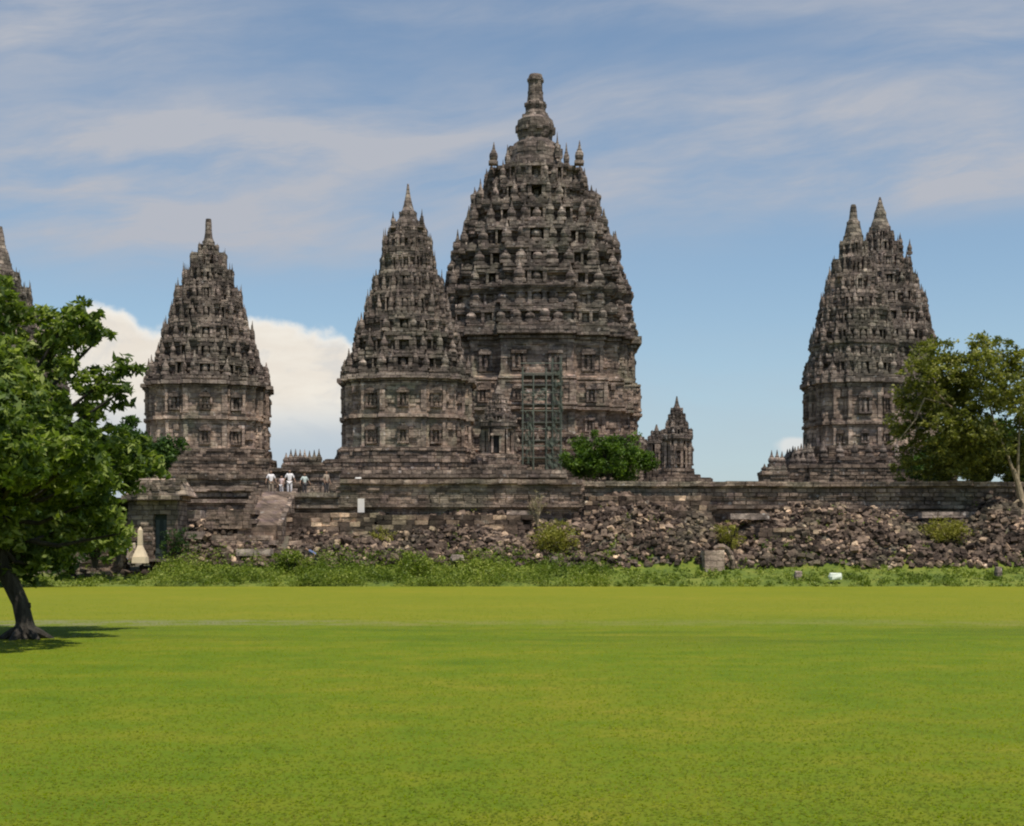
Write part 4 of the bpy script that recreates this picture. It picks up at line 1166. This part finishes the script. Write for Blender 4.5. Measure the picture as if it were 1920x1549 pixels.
# left tree: leaning trunk near the camera
Yt = 28.0
def A3(px, py, dy=0.0):
    v_ = at(px, py, Yt); return Vector((v_.x, Yt + dy, v_.z))
tr = [(A3(47, 1203), 0.34), (A3(47, 1190), 0.24), (A3(46, 1165), 0.17), (A3(38, 1130), 0.16), (A3(22, 1095), 0.17), (A3(4, 1060), 0.17), (A3(-12, 1000), 0.16), (A3(-25, 900), 0.14), (A3(-30, 760), 0.10), (A3(-25, 640), 0.06)]
lm = [[(A3(48, 1150), 0.09), (A3(54, 1138), 0.05), (A3(55, 1130), 0.03)]]
BL = [(-20, 560, 55, 0), (-110, 590, 90, .6), (20, 585, 36, -.5), (50, 615, 52, .3), (115, 618, 44, 0), (165, 605, 36, -.3), (180, 632, 26, .2),
      (50, 705, 52, -1.0), (-60, 690, 90, .8), (160, 705, 34, -.5), (210, 700, 34, .1), (240, 690, 22, 0), (150, 735, 24, .8), (222, 752, 18, 0.2), (235, 738, 16, -.3), (90, 655, 45, .6), (120, 600, 40, .8), (185, 712, 32, .4), (60, 760, 60, .9),
      (90, 790, 66, -.8), (170, 800, 50, .2), (205, 840, 36, .6), (10, 800, 80, .6), (-110, 820, 110, 0), (20, 880, 80, -1.0), (110, 880, 66, .5), (185, 890, 46, -.3),
      (60, 930, 66, .9), (150, 945, 48, .3), (205, 955, 34, 0), (218, 1000, 24, .3), (195, 1030, 22, .3), (0, 960, 70, -.6), (-90, 980, 90, .3), (30, 1020, 54, .2), (-30, 1045, 50, -.3), (75, 1040, 36, .5), (-200, 700, 110, 1.2), (-210, 900, 120, -.6),
      (20, 860, 75, 3.0), (-60, 780, 90, -3.0), (60, 800, 60, 2.6), (60, 830, 60, -2.4), (-120, 700, 80, 3.2), (-150, 880, 90, -3.2), (110, 820, 50, 1.8), (90, 760, 55, -1.8), (0, 680, 60, 2.0), (-40, 720, 60, -2.0), (70, 900, 60, -3.6), (10, 840, 70, -4.2), (130, 850, 50, -3.0), (-90, 900, 80, -4.0), (20, 1055, 34, .2), (70, 1060, 24, 0), (100, 1045, 22, .4), (-30, 1040, 40, -2), (150, 880, 46, -4.2), (100, 860, 50, -4.8), (40, 880, 60, -5.0), (190, 860, 40, -3.2), (-20, 870, 60, -5.2), (120, 890, 44, -2.6), (60, 850, 50, -3.4), (170, 900, 36, -1.6), (90, 900, 40, 2.6), (160, 870, 40, 2.8), (0, 900, 60, -2.4), (140, 865, 60, -3.4), (195, 865, 50, -2.0), (60, 870, 70, -4.0), (240, 865, 44, -3.4), (120, 840, 55, -2.0), (180, 830, 46, 2.4), (100, 850, 60, 3.4), (200, 870, 40, 3.0), (230, 850, 52, -4.0), (200, 890, 46, -4.8), (150, 850, 70, -4.6), (80, 880, 72, -5.0), (10, 890, 76, -5.2), (-60, 860, 80, -4.6), (220, 880, 44, -2.6), (100, 830, 60, -3.8), (30, 990, 50, 2.6), (80, 1010, 40, 2.4), (-20, 1010, 56, 3.0), (60, 1050, 34, 2.0), (10, 1055, 40, 1.4), (120, 1000, 36, 2.6), (-50, 960, 60, 2.2), (95, 960, 40, 3.0), (-30, 930, 60, 3.6), (40, 880, 60, 3.4)]
s28 = S(Yt)
blobs = [(A3(a, b, d), r_ * s28) for a, b, r_, d in BL]
for a, b, r_, d in BL[::2]:
    p1 = A3(a, b, d); st = A3(-12, 1000); j = min(1.0, max(0.0, (1000 - b) / 400.0))
    stt = A3(-12 - 15 * j, 1000 - 240 * j * 0.9)
    mid = (stt + p1) / 2 + Vector((0, 0, -0.25))
    lm.append([(stt, 0.07), (mid, 0.045), (p1, 0.02)])
tree('big leafy green tree with a dark leaning trunk at the left edge of the lawn', A3(47, 1198), tr, lm, blobs, 'leaf', 'bark', 0.095, 84, 24, 0.18, 0.6)

# added thicket; its dark leaf colour stands in for the shaded crown underside
shrub('dark thicket behind the leaning trunk, added in place of crown shade', 20, 78.0, 1080, 925, 250, 'leafdark', 170, 0.15, name='thicket', per=40, zb=0.0)
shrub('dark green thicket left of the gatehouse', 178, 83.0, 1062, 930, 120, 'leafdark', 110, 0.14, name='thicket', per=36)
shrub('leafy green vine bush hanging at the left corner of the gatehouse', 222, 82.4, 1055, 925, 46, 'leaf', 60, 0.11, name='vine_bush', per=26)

def small_tree(label, px, Y, zb, ytop, ybot, wpx, mat, bark, size, nb=26, sprays=26, per=22, sr=0.4, seed=1, name='tree', lean=0.0):
    q = random.Random(seed); s = S(Y)
    zt, zlow = zpx(ytop, Y), zpx(ybot, Y); X = (px - CX) * s; W = wpx * s / 2; Hc = (zt - zlow) / 2; zc = (zt + zlow) / 2
    bl = []
    for i in range(nb):
        d = Vector((q.gauss(0, 1), q.gauss(0, 1), q.gauss(0, 1))).normalized() * (q.random() ** 0.35)
        rad = min(W, Hc) * q.uniform(.18, .40)
        if i % 6 == 0: d *= 1.18 / max(d.length, 0.5); rad *= 0.55
        bl.append((Vector((X + d.x * (W - rad * .8), Y + d.y * (W - rad) * .8, zc + d.z * (Hc - rad * .7))), rad))
    base = (X - lean, Y, zb)
    tr_ = [(Vector((X - lean, Y, zb - .1)), 0.22), (Vector((X - lean * .5, Y, (zb + zc) / 2)), 0.16), (Vector((X, Y, zc)), 0.10)]
    lm_ = [[(Vector((X - lean * .3, Y, (zb + zc) / 2 + .3)), 0.08), ((b[0] + Vector((X, Y, zc))) / 2, .05), (b[0], .02)] for b in bl[::3]]
    return tree(label, base, tr_, lm_, bl, mat, bark, size, sprays, per, sr, 0.8, name)
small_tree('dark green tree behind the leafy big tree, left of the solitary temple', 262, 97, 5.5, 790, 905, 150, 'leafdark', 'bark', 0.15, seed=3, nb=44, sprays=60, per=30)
small_tree('round bright green bush tree in front of the right foot of the tallest temple', 1140, 101, 5.5, 816, 905, 185, 'leafbush', 'bark', 0.13, seed=4, nb=46, sprays=60, per=30, name='bush_tree')

# right tree
Yr = 90.6
def B3(px, py, dy=0.0):
    v_ = at(px, py, Yr); return Vector((v_.x, Yr + dy, v_.z))
RB = [(1740, 668, 32, 0), (1775, 650, 26, .5), (1715, 705, 34, -.6), (1765, 715, 42, 0), (1855, 655, 34, .3), (1830, 690, 40, -.5), (1890, 670, 34, .4), (1925, 690, 40, 0), (1960, 720, 50, .5),
      (1800, 760, 50, 1.0), (1735, 760, 40, .5), (1870, 740, 46, -1.0), (1920, 770, 44, .2), (1715, 820, 34, 1.0), (1765, 810, 44, -.4), (1830, 810, 46, .6), (1740, 855, 32, .6), (1800, 860, 40, .2), (1850, 862, 32, .8), (1890, 815, 30, 1.2), (1960, 800, 50, 1), (1705, 740, 26, .2), (1780, 890, 26, 1.4), (1850, 835, 34, -.8), (1700, 790, 26, 0.4), (1810, 705, 40, .8), (1800, 800, 46, -.4), (1870, 845, 38, .9), (1915, 840, 38, 1.4), (1860, 885, 26, 1.5), (1820, 735, 44, 1.4), (1950, 860, 40, 1.4), (1900, 720, 40, 1.5), (1840, 780, 44, 1.6), (1720, 870, 26, 1.6), (1812, 690, 34, .4), (1838, 728, 38, -.2), (1800, 735, 36, .9), (1790, 668, 22, .6), (1925, 860, 34, 1.8), (1890, 880, 26, 1.8)]
sR = S(Yr)
rb = [(B3(a, b, d * 2), r_ * sR) for a, b, r_, d in RB]
lmr = [[(B3(1905, 900), .13), (B3(1888, 850), .09), (B3(1866, 800), .07), (B3(1850, 740), .05), (B3(1850, 690), .03)],
       [(B3(1908, 910), .12), (B3(1909, 850), .08), (B3(1912, 790), .06), (B3(1915, 730), .04)],
       [(B3(1875, 820), .08), (B3(1830, 800), .06), (B3(1780, 760), .05), (B3(1740, 720), .03)],
       [(B3(1866, 800), .06), (B3(1810, 840), .05), (B3(1750, 850), .03)],
       [(B3(1780, 760), .05), (B3(1725, 750, -1), .05), (B3(1708, 790, -1), .045), (B3(1680, 825, -1), .03), (B3(1655, 838, -1), .015)]]
tree('olive green spreading tree with a pale orange trunk at the right edge', B3(1922, 968), [(B3(1923, 972), .34), (B3(1916, 940), .26), (B3(1908, 905), .18), (B3(1900, 880), .14)], lmr, rb, 'leafolive', 'barkpale', 0.15, 24, 24, 0.42, 0.65)
small_tree('dark green tree behind the olive tree, right of the twin-peak temples', 1835, 104, 5.5, 790, 915, 320, 'leafdark', 'bark', 0.16, seed=8, nb=50, sprays=50, per=28)

def tufts():
    q = random.Random(21); cs = []; rr = []
    for i in range(420):
        y = q.uniform(83.8, 91.0); x = q.uniform(-26, 34)
        if math.sin(x * 0.8 + 1) * math.sin(y * 1.3 + x * .2) < 0.15: continue
        cs.append((x, y, ground_h(x, y) + 0.28)); rr.append(q.uniform(0.15, 0.4))
    v, f = leaf_cloud(cs, rr, 16, 0.07, 0.9, 0.2)
    tag(mobj('ground_cover', rawmesh('ground_cover', v, f, M['weed'])), 'small green weeds growing between the stones of the rubble bank', 'weeds', kind='stuff')
tufts()

for a_ in [('short stack of cut blocks in the rubble just right of the long low wall', 1100, 1150, 86.3, 1008, 1040),
           ('tilted row of cut blocks high on the heap behind the curved stone', 1210, 1275, 88.2, 958, 985),
           ('low stack of cut blocks in the rubble under the olive shrub', 1700, 1765, 86.0, 1028, 1052),
           ('stepped stack of cut blocks in the rubble between the white stone and the olive shrub', 1618, 1690, 87.6, 985, 1018)]:
    block_pile(a_[0], a_[1], a_[2], a_[3], a_[4], a_[5], 'rubble', 1.2)
